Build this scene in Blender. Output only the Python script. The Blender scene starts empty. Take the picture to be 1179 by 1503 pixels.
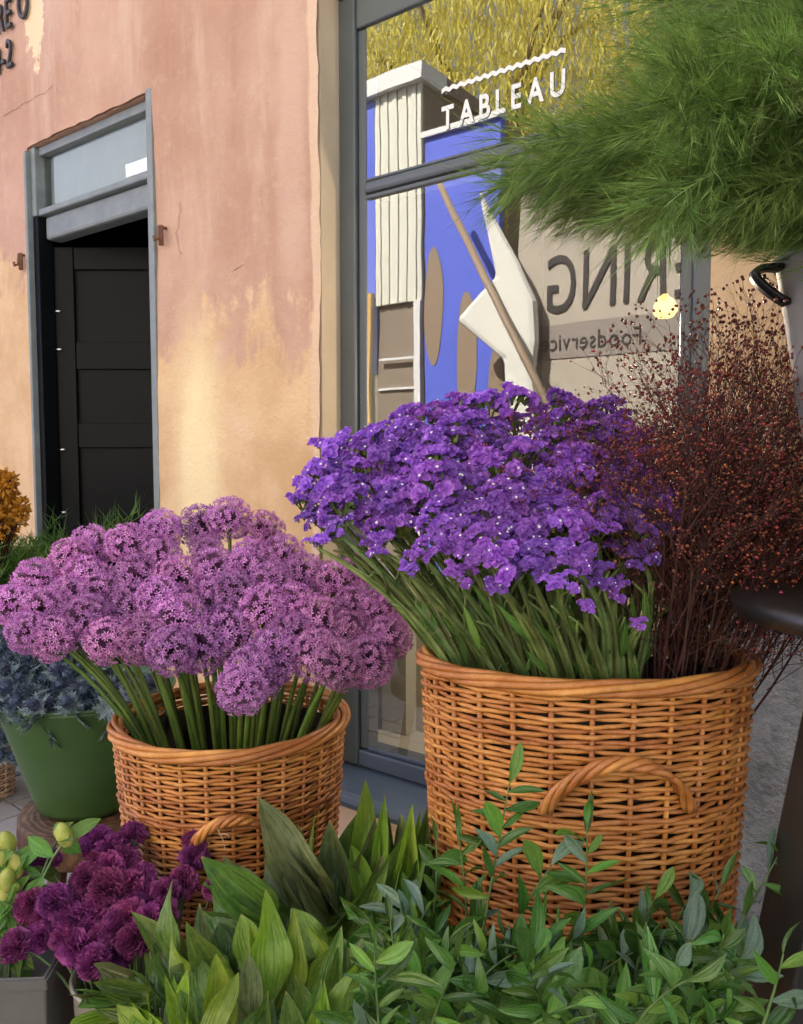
import bpy, math, random
import mathutils
from mathutils import Vector, Matrix, noise
rnd = random.Random(7)
PI = math.pi
# ------------------------------------------------------------------ camera
F, CX, CY, CD, CH = 1170.0, 589.5, 751.5, 1.7, 1.25
YAW = math.radians(127); PITCH = math.atan(80 / 1170)
FH = Vector((math.cos(YAW), math.sin(YAW), 0)); RT = Vector((math.sin(YAW), -math.cos(YAW), 0)); UP = Vector((0, 0, 1))
FW = FH * math.cos(PITCH) - UP * math.sin(PITCH); CU = UP * math.cos(PITCH) + FH * math.sin(PITCH)
CAM = Vector((0, -CD, CH))
S = bpy.context.scene
COL = S.collection
cd = bpy.data.cameras.new('camera'); cam = bpy.data.objects.new('camera', cd); COL.objects.link(cam)
cd.sensor_fit = 'VERTICAL'; cd.sensor_height = 36; cd.lens = 36 * F / 1503; cd.clip_start = .02; cd.clip_end = 800
cam.matrix_world = Matrix(((RT.x, CU.x, -FW.x, 0), (RT.y, CU.y, -FW.y, -CD), (RT.z, CU.z, -FW.z, CH), (0, 0, 0, 1)))
S.camera = cam
# ------------------------------------------------------------------ sky, sun, exposure
SUN_EL = math.radians(47); SUN_AZ = math.radians(112)          # azimuth of the direction TOWARDS the sun, from +X
w = bpy.data.worlds.new('World'); S.world = w; w.use_nodes = True
nt = w.node_tree; nt.nodes.clear()
sky = nt.nodes.new('ShaderNodeTexSky'); sky.sky_type = 'NISHITA'; sky.sun_disc = False
sky.sun_elevation = SUN_EL; sky.sun_rotation = PI / 2 - SUN_AZ
sky.air_density = 1.0; sky.dust_density = 2.5; sky.ozone_density = 0.6
hs = nt.nodes.new('ShaderNodeHueSaturation'); hs.inputs['Saturation'].default_value = .42
bg = nt.nodes.new('ShaderNodeBackground'); bg.inputs[1].default_value = .085
ow = nt.nodes.new('ShaderNodeOutputWorld')
nt.links.new(sky.outputs[0], hs.inputs['Color']); nt.links.new(hs.outputs[0], bg.inputs[0]); nt.links.new(bg.outputs[0], ow.inputs[0])
sl = bpy.data.lights.new('sun', 'SUN'); sl.energy = 5; sl.angle = math.radians(.55); sl.color = (1, .93, .82)
so = bpy.data.objects.new('sun', sl); COL.objects.link(so)
sd = Vector((math.cos(SUN_EL) * math.cos(SUN_AZ), math.cos(SUN_EL) * math.sin(SUN_AZ), math.sin(SUN_EL)))
so.rotation_euler = (-sd).to_track_quat('-Z', 'Y').to_euler(); so.location = (-4, 9, 12)
S.view_settings.view_transform = 'Standard'; S.view_settings.look = 'None'; S.view_settings.gamma = 1
S.view_settings.exposure = 2.35
S.cycles.max_bounces = 7; S.cycles.diffuse_bounces = 3; S.cycles.glossy_bounces = 3; S.cycles.transmission_bounces = 4; S.cycles.transparent_max_bounces = 8

# ------------------------------------------------------------------ pixel helpers (photo pixels -> world)
def ray(x, y): return FW + RT * ((x - CX) / F) - CU * ((y - CY) / F)
def P(x, y, dep): return CAM + ray(x, y) * dep
def onY(x, y, y0=0.0):
    d = ray(x, y); return CAM + d * ((y0 - CAM.y) / d.y)
def mirrored(x, y, yr, g=.1):                                    # real point at plane Y=yr whose reflection in the glass falls here
    q = onY(x, y, 2 * g - yr); q.y = yr; return q
def onZ(x, y, z):
    d = ray(x, y); return CAM + d * ((z - CAM.z) / d.z)
def lerp(a, b, t): return a + (b - a) * t
def U(a, b): return rnd.uniform(a, b)

# ------------------------------------------------------------------ materials
class NT:
    def __init__(s, name):
        s.m = bpy.data.materials.new(name); s.m.use_nodes = True; s.t = s.m.node_tree; s.t.nodes.clear()
        s.out = s.t.nodes.new('ShaderNodeOutputMaterial')
    def new(s, k, **kw):
        n = s.t.nodes.new(k)
        for a, b in kw.items(): setattr(n, a, b)
        return n
    def put(s, sock, v):
        if isinstance(v, bpy.types.NodeSocket): s.t.links.new(v, sock)
        elif isinstance(v, (tuple, list)): sock.default_value = (*v, 1) if len(v) == 3 and len(sock.default_value) == 4 else v
        else: sock.default_value = v
    def obj(s): return s.new('ShaderNodeTexCoord').outputs['Object']
    def uv(s): return s.new('ShaderNodeTexCoord').outputs['UV']
    def rand(s): return s.new('ShaderNodeObjectInfo').outputs['Random']
    def map(s, vec, scale): 
        n = s.new('ShaderNodeMapping'); s.put(n.inputs[0], vec); n.inputs['Scale'].default_value = scale; return n.outputs[0]
    def noise(s, vec, scale, detail=4, rough=.55):
        n = s.new('ShaderNodeTexNoise'); s.put(n.inputs['Vector'], vec); n.inputs['Scale'].default_value = scale
        n.inputs['Detail'].default_value = detail; n.inputs['Roughness'].default_value = rough; return n.outputs[0]
    def voro(s, vec, scale, feature='F1'):
        n = s.new('ShaderNodeTexVoronoi', feature=feature); s.put(n.inputs['Vector'], vec); n.inputs['Scale'].default_value = scale; return n.outputs['Distance']
    def math(s, op, a, b=0.0, clamp=False):
        n = s.new('ShaderNodeMath', operation=op, use_clamp=clamp); s.put(n.inputs[0], a); s.put(n.inputs[1], b); return n.outputs[0]
    def sstep(s, v, a, b):
        n = s.new('ShaderNodeMapRange', interpolation_type='SMOOTHSTEP'); s.put(n.inputs[0], v); s.put(n.inputs[1], a); s.put(n.inputs[2], b); return n.outputs[0]
    def mix(s, f, a, b, mode='MIX'):
        n = s.new('ShaderNodeMix', data_type='RGBA', blend_type=mode); s.put(n.inputs[0], f); s.put(n.inputs[6], a); s.put(n.inputs[7], b); return n.outputs[2]
    def sep(s, v):
        n = s.new('ShaderNodeSeparateXYZ'); s.put(n.inputs[0], v); return n.outputs
    def hsv(s, c, h=.5, sa=1., v=1.):
        n = s.new('ShaderNodeHueSaturation'); s.put(n.inputs['Hue'], h); s.put(n.inputs['Saturation'], sa); s.put(n.inputs['Value'], v); s.put(n.inputs['Color'], c); return n.outputs[0]
    def bump(s, h, strength=.3, dist=.002):
        n = s.new('ShaderNodeBump'); s.put(n.inputs['Height'], h); n.inputs['Strength'].default_value = strength; n.inputs['Distance'].default_value = dist; return n.outputs[0]
    def bsdf(s, color, rough=.6, metal=0., normal=None, spec=.5):
        n = s.new('ShaderNodeBsdfPrincipled'); s.put(n.inputs['Base Color'], color); s.put(n.inputs['Roughness'], rough); n.inputs['Metallic'].default_value = metal
        n.inputs['Specular IOR Level'].default_value = spec
        if normal is not None: s.put(n.inputs['Normal'], normal)
        return n.outputs[0]
    def end(s, sh): s.t.links.new(sh, s.out.inputs[0]); return s.m

def simple(name, c, rough=.6, metal=0., var=.25, scale=12., bump=.15, spec=.5, rv=0., dist=.002):
    n = NT(name); o = n.obj(); f = n.noise(o, scale, 6, .65)
    col = n.mix(f, tuple(x * (1 - var) for x in c), tuple(min(1, x * (1 + var)) for x in c))
    if rv: col = n.hsv(col, v=n.math('ADD', 1 - rv, n.math('MULTIPLY', n.rand(), 2 * rv)))
    r = n.math('ADD', rough - .08, n.math('MULTIPLY', f, .16))
    return n.end(n.bsdf(col, r, metal, n.bump(n.noise(o, scale * 6, 5), bump, dist), spec))

def plant(name, c1, c2, scale=25., rough=.5, trans=.3, hue=.02, val=.25, spec=.35, ribs=0, sat=1.):
    n = NT(name); o = n.obj(); r = n.rand(); f = n.noise(o, scale, 4, .6)
    col = n.mix(n.sstep(f, .3, .7), c1, c2)
    nor = None
    if ribs:
        x = n.sep(n.uv())
        wv = n.math('SINE', n.math('MULTIPLY', x[0], ribs * 6.283))
        st = n.noise(n.map(n.uv(), (ribs * .8, .8, 1)), 2.0, 3)
        col = n.mix(n.math('MULTIPLY', n.sstep(st, .40, .72), .45), col, tuple(min(1, a * 1.4) for a in c2))
        tipn = n.sstep(n.math('ADD', x[1], n.math('MULTIPLY', n.math('SUBTRACT', n.noise(o, 60, 4), .5), .12)), .955, .985)
        col = n.mix(n.math('MULTIPLY', tipn, n.math('GREATER_THAN', r, .45)), col, (.34, .26, .11))
        mid = n.sstep(n.math('ABSOLUTE', n.math('SUBTRACT', x[0], .5)), .035, .0)
        col = n.mix(n.math('MULTIPLY', mid, .5), col, tuple(min(1, a * 1.7) for a in c2))
        # dry brown blemishes toward the tip, different on each leaf
        bl = n.noise(n.map(n.uv(), (3, 6, 1)), 3.0, 5)
        nor = n.bump(n.math('ADD', wv, n.math('MULTIPLY', bl, 2.5)), .28, .0012)
    col = n.hsv(col, n.math('ADD', .5 - hue, n.math('MULTIPLY', r, 2 * hue)), sat, n.math('ADD', 1 - val, n.math('MULTIPLY', n.math('FRACT', n.math('MULTIPLY', r, 7.31)), 2 * val)))
    b = n.bsdf(col, rough, 0, nor, spec)
    if trans:
        t = n.new('ShaderNodeBsdfTranslucent'); n.put(t.inputs[0], n.hsv(col, .5, 1.1, 1.3))
        m = n.new('ShaderNodeMixShader'); m.inputs[0].default_value = trans
        n.t.links.new(b, m.inputs[1]); n.t.links.new(t.outputs[0], m.inputs[2]); b = m.outputs[0]
    return n.end(b)

def plaster():
    n = NT('limewashed plaster'); o = n.obj(); x, y, z = n.sep(o)
    nA = n.noise(o, 1.6, 6, .6); nB = n.noise(o, 5.5, 9, .68); nS = n.noise(n.map(o, (5, 5, .9)), 1.4, 7, .65); nF = n.noise(o, 70, 6, .7); nC = n.noise(o, 2.7, 5, .6)
    pink = n.mix(n.sstep(nA, .32, .68), (.475, .27, .18), (.60, .375, .268))
    pink = n.mix(n.math('MULTIPLY', n.sstep(nS, .47, .72), .75), pink, (.66, .455, .335))
    pink = n.mix(n.math('MULTIPLY', n.sstep(nS, .44, .28), .55), pink, (.42, .215, .135))
    pink = n.mix(n.math('MULTIPLY', n.sstep(nB, .6, .74), .35), pink, (.74, .52, .35))
    pink = n.mix(n.math('MULTIPLY', n.sstep(n.noise(o, 13, 6, .7), .52, .72), .4), pink, (.66, .47, .34))
    och = n.mix(n.sstep(nC, .35, .65), (.64, .41, .215), (.78, .545, .31))
    och = n.mix(n.math('MULTIPLY', n.sstep(nB, .55, .75), .6), och, (.78, .60, .42))
    och = n.mix(n.math('MULTIPLY', n.sstep(nS, .46, .3), .45), och, (.58, .33, .17))
    # flaked border between the two coats
    top = n.math('ADD', 1.66, n.math('ADD', n.math('MULTIPLY', n.math('SUBTRACT', nB, .5), 1.1), n.math('MULTIPLY', n.math('SUBTRACT', nS, .5), .9)))
    top = n.math('ADD', top, n.math('MULTIPLY', n.sstep(x, -3.0, -3.2), .42))
    top = n.math('ADD', top, n.math('MULTIPLY', n.sstep(x, -1.0, -.6), .5))
    mk = n.sstep(n.math('SUBTRACT', top, z), -.06, .13)
    col = n.mix(mk, pink, och)
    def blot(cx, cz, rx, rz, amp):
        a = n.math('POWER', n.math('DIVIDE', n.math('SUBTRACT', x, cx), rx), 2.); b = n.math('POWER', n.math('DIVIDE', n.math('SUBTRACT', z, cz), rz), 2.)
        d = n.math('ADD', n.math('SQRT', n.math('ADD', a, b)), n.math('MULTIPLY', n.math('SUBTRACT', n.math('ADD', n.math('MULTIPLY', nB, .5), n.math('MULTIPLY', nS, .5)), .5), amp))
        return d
    col = n.mix(n.math('MULTIPLY', n.sstep(blot(-2.12, 1.2, .15, .55, 1.6), 1.3, .2), 1.), col, (.92, .74, .42))  # yellow glow of light thrown back by windows, painted into the plaster colour
    col = n.mix(n.sstep(blot(-3.06, 2.98, .085, .28, 4.5), .95, .85), col, (.86, .65, .40))
    col = n.mix(n.math('MULTIPLY', n.sstep(blot(-1.68, 2.2, .07, .6, 3.), 1.3, .3), .5), col, (.72, .50, .38))
    # pale brushed margin beside the shop window
    mg = n.sstep(n.math('ADD', x, n.math('MULTIPLY', n.math('SUBTRACT', nS, .5), .07)), -1.612, -1.600)
    mg = n.math('MULTIPLY', mg, n.math('LESS_THAN', x, -1.4))
    col = n.mix(n.math('MULTIPLY', mg, .8), col, (.76, .55, .38))
    # bare grey roughcast low on the right of the window
    gr = n.math('MULTIPLY', n.sstep(n.math('SUBTRACT', n.math('ADD', 1.12, n.math('MULTIPLY', n.math('SUBTRACT', nB, .5), .5)), z), 0, .03), n.math('GREATER_THAN', x, -.8))
    grey = n.mix(n.sstep(nB, .35, .65), (.36, .35, .335), (.62, .59, .54))
    grey = n.mix(n.math('MULTIPLY', n.sstep(nA, .5, .66), .6), grey, (.56, .46, .30))
    pit = n.noise(o, 48, 5, .65)
    grey = n.mix(n.math('MULTIPLY', n.sstep(pit, .5, .3), .5), grey, (.22, .21, .20)); grey = n.mix(n.math('MULTIPLY', n.sstep(pit, .55, .72), .5), grey, (.60, .58, .55))
    col = n.mix(gr, col, grey)
    # hairline cracks
    vc = n.voro(n.mix(.12, o, n.new('ShaderNodeTexNoise').outputs[1]), 1.25, 'DISTANCE_TO_EDGE')
    ck = n.math('MULTIPLY', n.sstep(vc, .006, .0015), n.sstep(nC, .52, .58))
    col = n.mix(n.math('MULTIPLY', ck, .2), col, (.25, .14, .08))
    h = n.math('ADD', n.math('MULTIPLY', nF, n.math('ADD', .35, n.math('ADD', n.math('MULTIPLY', mk, .5), n.math('MULTIPLY', gr, 4.5)))), n.math('MULTIPLY', nB, 1.6))
    h = n.math('ADD', h, n.math('MULTIPLY', n.noise(o, 22, 5, .6), n.math('ADD', .45, n.math('MULTIPLY', gr, 6.))))
    h = n.math('ADD', h, n.math('MULTIPLY', n.math('MULTIPLY', pit, gr), 16.))
    h = n.math('SUBTRACT', n.math('ADD', h, n.math('MULTIPLY', mk, -.5)), n.math('MULTIPLY', ck, 1.2))
    return n.end(n.bsdf(col, .9, 0, n.bump(h, .7, .006), .2))

def wood(name, c1, c2, rough=.6, axis=(2, 2, 14), spec=.4):
    n = NT(name); o = n.obj(); f = n.noise(n.map(o, axis), 3, 7, .65); g = n.noise(o, 9, 4)
    col = n.mix(f, c1, c2); col = n.mix(n.math('MULTIPLY', n.sstep(g, .5, .75), .5), col, tuple(x * .55 for x in c1))
    return n.end(n.bsdf(col, n.math('ADD', rough - .1, n.math('MULTIPLY', g, .2)), 0, n.bump(f, .4, .003), spec))

def logwood():
    n = NT('cut log wood'); o = n.obj(); x, y, z = n.sep(o); d = n.noise(o, 7, 4)
    rr = n.math('SQRT', n.math('ADD', n.math('MULTIPLY', x, x), n.math('MULTIPLY', y, y)))
    ring = n.math('SINE', n.math('MULTIPLY', n.math('ADD', rr, n.math('MULTIPLY', d, .05)), 420.))
    gr = n.noise(n.map(o, (1, 1, .35)), 38, 7, .7)
    col = n.mix(n.math('MULTIPLY', n.math('ADD', ring, 1.), .5), (.10, .05, .026), (.20, .108, .058))
    col = n.mix(n.sstep(gr, .35, .7), (.045, .022, .012), col)
    col = n.mix(n.math('MULTIPLY', n.sstep(n.noise(o, 11, 6, .7), .52, .68), .7), col, (.05, .026, .016))
    return n.end(n.bsdf(col, .6, 0, n.bump(n.math('ADD', gr, n.math('MULTIPLY', ring, .15)), .7, .004), .35))

def wicker(name, c1, c2):
    n = NT(name); o = n.obj(); r = n.rand()
    f = n.noise(o, 16, 5, .6); g = n.noise(o, 90, 3)
    col = n.mix(n.sstep(f, .3, .7), c1, c2); col = n.mix(n.math('MULTIPLY', n.sstep(g, .55, .8), .35), col, (.72, .40, .20))
    col = n.hsv(col, n.math('ADD', .492, n.math('MULTIPLY', r, .016)), 1, n.math('ADD', .78, n.math('MULTIPLY', r, .44)))
    return n.end(n.bsdf(col, .42, 0, n.bump(g, .2, .001), .45))

def glass():
    n = NT('window glass')
    fr = n.new('ShaderNodeFresnel'); fr.inputs[0].default_value = 2.35
    gl = n.new('ShaderNodeBsdfGlossy'); gl.inputs['Roughness'].default_value = .0; gl.inputs[0].default_value = (.98, .99, 1, 1)
    n.put(gl.inputs['Normal'], n.bump(n.noise(n.obj(), 2.2, 2), .012, .05))
    tr = n.new('ShaderNodeBsdfTransparent'); tr.inputs[0].default_value = (.90, .93, .91, 1)
    m = n.new('ShaderNodeMixShader'); n.put(m.inputs[0], fr.outputs[0]); n.t.links.new(tr.outputs[0], m.inputs[1]); n.t.links.new(gl.outputs[0], m.inputs[2])
    return n.end(m.outputs[0])

def emit(name, c, s):
    n = NT(name); e = n.new('ShaderNodeEmission'); n.put(e.inputs[0], c); e.inputs[1].default_value = s; return n.end(e.outputs[0])

M = dict(
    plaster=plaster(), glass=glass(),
    reveal=simple('beige cement render', (.60, .475, .33), .9, var=.22, scale=5, bump=.4),
    frame=simple('weathered grey window paint', (.085, .10, .105), .38, var=.22, scale=7, bump=.08),
    sill=simple('slate blue sill paint', (.075, .10, .135), .36, var=.2, scale=7, bump=.08),
    doorframe=simple('peeling grey green door frame paint', (.215, .245, .24), .6, var=.45, scale=14, bump=.35),
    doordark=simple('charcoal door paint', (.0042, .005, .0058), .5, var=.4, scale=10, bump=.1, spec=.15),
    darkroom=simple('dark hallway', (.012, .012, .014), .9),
    room=simple('shop interior paint', (.10, .085, .07), .9, var=.15, scale=2),
    display=simple('greige display board', (.46, .40, .33), .75, var=.12, scale=4),
    pale=simple('pale interior timber', (.50, .49, .45), .6, var=.1),
    sky_sheen=simple('milky blue sky sheen', (.64, .70, .75), .35, var=.2, scale=5),
    vinyl=simple('white vinyl', (.80, .80, .76), .5, var=.03, bump=0),
    letter=simple('dark bronze lettering', (.055, .05, .048), .5, .3, var=.3),
    iron=simple('rusty iron hook', (.20, .09, .05), .7, var=.4, scale=40),
    steel=simple('bright steel', (.7, .7, .7), .25, 1., var=.1),
    zinc=simple('galvanised zinc', (.27, .27, .255), .5, .45, var=.22, scale=9, bump=.15),
    zinctan=simple('dull aged zinc', (.34, .31, .27), .55, .25, var=.25, scale=12, bump=.2),
    black=simple('black iron', (.012, .012, .013), .4, .3),
    stand=wood('black stained wood', (.012, .011, .011), (.035, .032, .03), .30, (14, 14, 3), .6),
    log=logwood(),
    crate=wood('crate timber', (.16, .10, .06), (.30, .20, .12), .75, (2, 14, 14)),
    green=simple('green enamel', (.045, .105, .028), .42, var=.22, scale=4, bump=.05),
    planter=simple('dusty charcoal planter', (.12, .118, .112), .6, var=.3, scale=14, bump=.2),
    bucket=simple('dark green plastic bucket', (.012, .03, .016), .45),
    liner=simple('dark brown liner', (.018, .010, .006), .8),
    wicker=wicker('honey willow wicker', (.36, .12, .025), (.57, .24, .068)),
    wicker_pale=wicker('pale willow wicker', (.50, .33, .21), (.66, .47, .32)),
    ground=simple('grey pavement bed', (.12, .115, .11), .9, var=.3, scale=8, bump=.4, dist=.01),
    paver=simple('grey paving stone', (.27, .27, .27), .8, var=.25, scale=12, bump=.4, rv=.25, dist=.004),
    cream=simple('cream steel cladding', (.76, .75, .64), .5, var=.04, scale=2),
    brown=simple('brown cabin side shade and window band', (.26, .21, .16), .6, var=.1, scale=2),
    white=simple('white paint', (.80, .80, .78), .5, var=.03),
    blue=simple('cobalt blue panel paint', (.10, .15, .72), .5, var=.08, scale=2),
    tan=simple('tan oval and pole tone', (.30, .22, .15), .6, var=.08),
    beige=simple('beige delivery van paint', (.50, .445, .37), .4, var=.06, scale=2),
    vanlow=simple('taupe van panel', (.32, .28, .25), .4, var=.06, scale=2),
    orange=simple('ochre post paint', (.62, .36, .09), .6, var=.1),
    canvas=simple('white canvas', (.82, .81, .74), .8, var=.04),
    tyre=simple('tyre rubber', (.02, .02, .02), .8),
    bark=wood('bark', (.09, .06, .04), (.22, .16, .11), .9, (8, 8, 2)),
    willow=plant('willow leaf', (.55, .44, .09), (.74, .62, .17), 3, .6, .35, .03, .3),
    stem_a=plant('allium stem', (.065, .115, .016), (.135, .205, .034), 14, .42, .08, .015, .3),
    allium=plant('allium petal', (.44, .15, .43), (.80, .40, .74), 60, .6, .25, .022, .26),
    allium_core=plant('allium pedicel', (.15, .06, .13), (.27, .13, .22), 40, .6, .1),
    stem_s=plant('statice stem', (.075, .11, .026), (.18, .235, .07), 30, .55, .1, .025, .38),
    statice=plant('statice papery petal', (.23, .065, .47), (.50, .22, .78), 55, .65, .2, .013, .28),
    statice_white=plant('statice white floret', (.8, .76, .78), (.9, .88, .9), 40, .6, .2, 0, .05),
    bract=plant('statice green bract', (.09, .14, .025), (.22, .28, .06), 40, .6, .2),
    twig=plant('red brown twig', (.036, .011, .011), (.085, .028, .022), 12, .6, 0, .02, .3),
    berry=plant('red brown berry', (.07, .010, .012), (.30, .045, .022), 90, .35, 0, .03, .4, .5),
    aspid=plant('broad glossy leaf', (.06, .125, .024), (.15, .235, .05), 9, .38, .22, .02, .35, .45, ribs=9),
    aspid_y=plant('bright young broad leaf', (.15, .27, .03), (.27, .39, .06), 9, .38, .3, .015, .25, .45, ribs=9),
    aspid_d=plant('dull olive leaf underside', (.08, .11, .038), (.18, .215, .085), 9, .5, .2, .02, .25, .35, ribs=9),
    ruscus=plant('glossy ruscus leaf', (.038, .105, .018), (.09, .19, .038), 20, .24, .2, .02, .4, .55, ribs=4),
    ruscus_y=plant('light ruscus leaf', (.10, .24, .03), (.17, .33, .06), 20, .33, .3, .02, .25, .5, ribs=4),
    ruscus_b=plant('blue green ruscus leaf underside', (.08, .15, .09), (.17, .26, .18), 20, .36, .2, .02, .25, .5, ribs=4),
    stem_r=plant('ruscus stem', (.06, .12, .03), (.13, .21, .06), 20, .45, 0),
    fern=plant('asparagus fern hair', (.08, .15, .03), (.25, .35, .095), 26, .5, .3, .016, .45),
    stem_f=plant('asparagus fern stem', (.10, .18, .05), (.20, .30, .10), 9, .5, 0),
    carn=plant('burgundy carnation petal', (.22, .036, .155), (.47, .12, .34), 60, .65, .25, .03, .3),
    calyx=plant('grey green calyx', (.11, .19, .07), (.22, .31, .14), 30, .55, .15),
    bud=plant('lime yellow bud', (.36, .44, .06), (.66, .62, .20), 45, .5, .25, .02, .15),
    lis_leaf=plant('soft green leaf', (.07, .17, .03), (.15, .28, .06), 20, .5, .25, ribs=3),
    thistle=plant('blue grey thistle', (.03, .045, .085), (.085, .115, .18), 60, .6, .1, .02, .3),
    thistle_g=plant('thistle bract', (.10, .145, .165), (.22, .29, .31), 60, .55, .15, .02, .25),
    rust=plant('rust orange petal', (.25, .062, .008), (.48, .165, .02), 30, .6, .25, .03, .3),
    grass=plant('soft green grass', (.10, .215, .045), (.20, .35, .085), 6, .5, .3, .02, .3),
)
lampm = emit('warm lamp glass', (1, .56, .15), .5)

# ------------------------------------------------------------------ mesh building
class MB:
    def __init__(s): s.v = []; s.f = []; s.uv = {}
    def add(s, vs, fs):
        k = len(s.v); s.v += [Vector(p) for p in vs]; s.f += [tuple(k + i for i in f) for f in fs]
    def box(s, a, b):
        x0, y0, z0 = a; x1, y1, z1 = b
        s.add([(x0, y0, z0), (x1, y0, z0), (x1, y1, z0), (x0, y1, z0), (x0, y0, z1), (x1, y0, z1), (x1, y1, z1), (x0, y1, z1)],
              [(0, 3, 2, 1), (4, 5, 6, 7), (0, 1, 5, 4), (1, 2, 6, 5), (2, 3, 7, 6), (3, 0, 4, 7)]); return s
    def tube(s, pts, rad, n=6, closed=False, star=None, twist=0., caps=True):
        pts = [Vector(p) for p in pts]; N = len(pts); k = len(s.v)
        if not isinstance(rad, (list, tuple)): rad = [rad] * N
        t0 = (pts[1] - pts[0]).normalized()
        nrm = t0.orthogonal().normalized()
        for i in range(N):
            a = pts[(i - 1) % N] if (closed or i > 0) else pts[i]; b = pts[(i + 1) % N] if (closed or i < N - 1) else pts[i]
            t = (b - a).normalized() if (b - a).length > 1e-9 else t0
            nrm = (nrm - t * nrm.dot(t)); nrm = nrm.normalized() if nrm.length > 1e-6 else t.orthogonal().normalized()
            bi = t.cross(nrm)
            for j in range(n):
                an = 2 * PI * j / n + twist * i; r = rad[i] * (star[j % len(star)] if star else 1)
                s.v.append(pts[i] + nrm * (math.cos(an) * r) + bi * (math.sin(an) * r))
        for i in range(N if closed else N - 1):
            i2 = (i + 1) % N
            for j in range(n):
                j2 = (j + 1) % n; s.f.append((k + i * n + j, k + i * n + j2, k + i2 * n + j2, k + i2 * n + j))
        if caps and not closed:
            s.f.append(tuple(k + j for j in reversed(range(n)))); s.f.append(tuple(k + (N - 1) * n + j for j in range(n)))
        return s
    def lathe(s, prof, n=40, cx=0., cy=0.):
        k = len(s.v)
        for r, z in prof:
            for j in range(n):
                a = 2 * PI * j / n; s.v.append(Vector((cx + r * math.cos(a), cy + r * math.sin(a), z)))
        for i in range(len(prof) - 1):
            for j in range(n):
                j2 = (j + 1) % n; s.f.append((k + i * n + j, k + i * n + j2, k + (i + 1) * n + j2, k + (i + 1) * n + j))
        return s
    def hair(s, a, b, wd):                                        # a thin tapering blade, three-sided
        a = Vector(a); b = Vector(b); d = b - a; o = d.orthogonal().normalized(); q = d.cross(o).normalized(); an = U(0, 6.28)
        o2 = o * math.cos(an) + q * math.sin(an); k = len(s.v)
        s.v += [a - o2 * wd, a + o2 * wd, b]; s.f.append((k, k + 1, k + 2))
    def mesh(s, name, mat, smooth=True, bevel=0):
        me = bpy.data.meshes.new(name); me.from_pydata([tuple(p) for p in s.v], [], s.f)
        if s.uv:
            l = me.uv_layers.new(name='UVMap')
            for lp in me.loops: l.data[lp.index].uv = s.uv.get(lp.vertex_index, (0, 0))
        me.materials.append(mat)
        if smooth: me.polygons.foreach_set('use_smooth', [True] * len(me.polygons))
        me.update(); return me
    def build(s, name, mat, parent=None, smooth=False, bevel=0):
        o = ob(name, s.mesh(name, mat, smooth), parent)
        if bevel:
            b = o.modifiers.new('bevel', 'BEVEL'); b.width = bevel; b.segments = 2; b.limit_method = 'ANGLE'; b.angle_limit = .6
        return o
def ob(name, me, parent=None, mw=None):
    o = bpy.data.objects.new(name, me); COL.objects.link(o)
    if parent is not None: o.parent = parent
    if mw is not None: o.matrix_basis = mw
    return o
def tag(o, label, cat, group=None):
    o['label'] = label; o['category'] = cat
    if group: o['group'] = group
    return o
def thing(name, label, cat, loc=(0, 0, 0), group=None, mw=None):
    o = bpy.data.objects.new(name, None); COL.objects.link(o); o.empty_display_size = .05
    o.matrix_basis = mw if mw is not None else Matrix.Translation(Vector(loc))
    return tag(o, label, cat, group)
def stuff(o): o['kind'] = 'stuff'; return o
def struct(o): o['kind'] = 'structure'; return o
def boxes(name, mat, parent, *bs, bevel=0):
    m = MB()
    for a, b in bs: m.box(a, b)
    return m.build(name, mat, parent, bevel=bevel)
def frame_mat(loc, y, z, sx=1., sy=1., sz=1.):                   # local Y along y, local Z near z
    y = Vector(y).normalized(); z = Vector(z); z = z - y * z.dot(y)
    z = z.normalized() if z.length > 1e-5 else y.orthogonal().normalized()
    x = y.cross(z); l = Vector(loc)
    return Matrix(((x.x * sx, y.x * sy, z.x * sz, l.x), (x.y * sx, y.y * sy, z.y * sz, l.y), (x.z * sx, y.z * sy, z.z * sz, l.z), (0, 0, 0, 1)))
def zmat(loc, z, spin=0., s=1.):
    z = Vector(z).normalized(); x = z.orthogonal().normalized(); y = z.cross(x)
    c, n = math.cos(spin), math.sin(spin); x, y = x * c + y * n, y * c - x * n; l = Vector(loc)
    return Matrix(((x.x * s, y.x * s, z.x * s, l.x), (x.y * s, y.y * s, z.y * s, l.y), (x.z * s, y.z * s, z.z * s, l.z), (0, 0, 0, 1)))
def bez(p, n):                                                   # smooth path through control points
    p = [Vector(q) for q in p]
    if len(p) == 3:
        return [(p[0] * (1 - t) ** 2 + p[1] * 2 * t * (1 - t) + p[2] * t * t) for t in [i / (n - 1) for i in range(n)]]
    return [(p[0] * (1 - t) ** 3 + p[1] * 3 * t * (1 - t) ** 2 + p[2] * 3 * t * t * (1 - t) + p[3] * t ** 3) for t in [i / (n - 1) for i in range(n)]]
def glyph(ch, size, depth, mat, name='letter', shear=0., xs=1., off=0.):
    c = bpy.data.curves.new('t', 'FONT'); c.body = ch; c.size = size; c.extrude = depth; c.shear = shear; c.resolution_u = 4; c.offset = off
    o = bpy.data.objects.new('t', c); COL.objects.link(o); bpy.context.view_layer.update()
    me = bpy.data.meshes.new_from_object(o.evaluated_get(bpy.context.evaluated_depsgraph_get())); bpy.data.objects.remove(o)
    for v in me.vertices: v.co.x *= xs
    me.materials.clear(); me.materials.append(mat); me.name = name
    return me, max([v.co.x for v in me.vertices] or [size * .3]), min([v.co.x for v in me.vertices] or [0])

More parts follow.
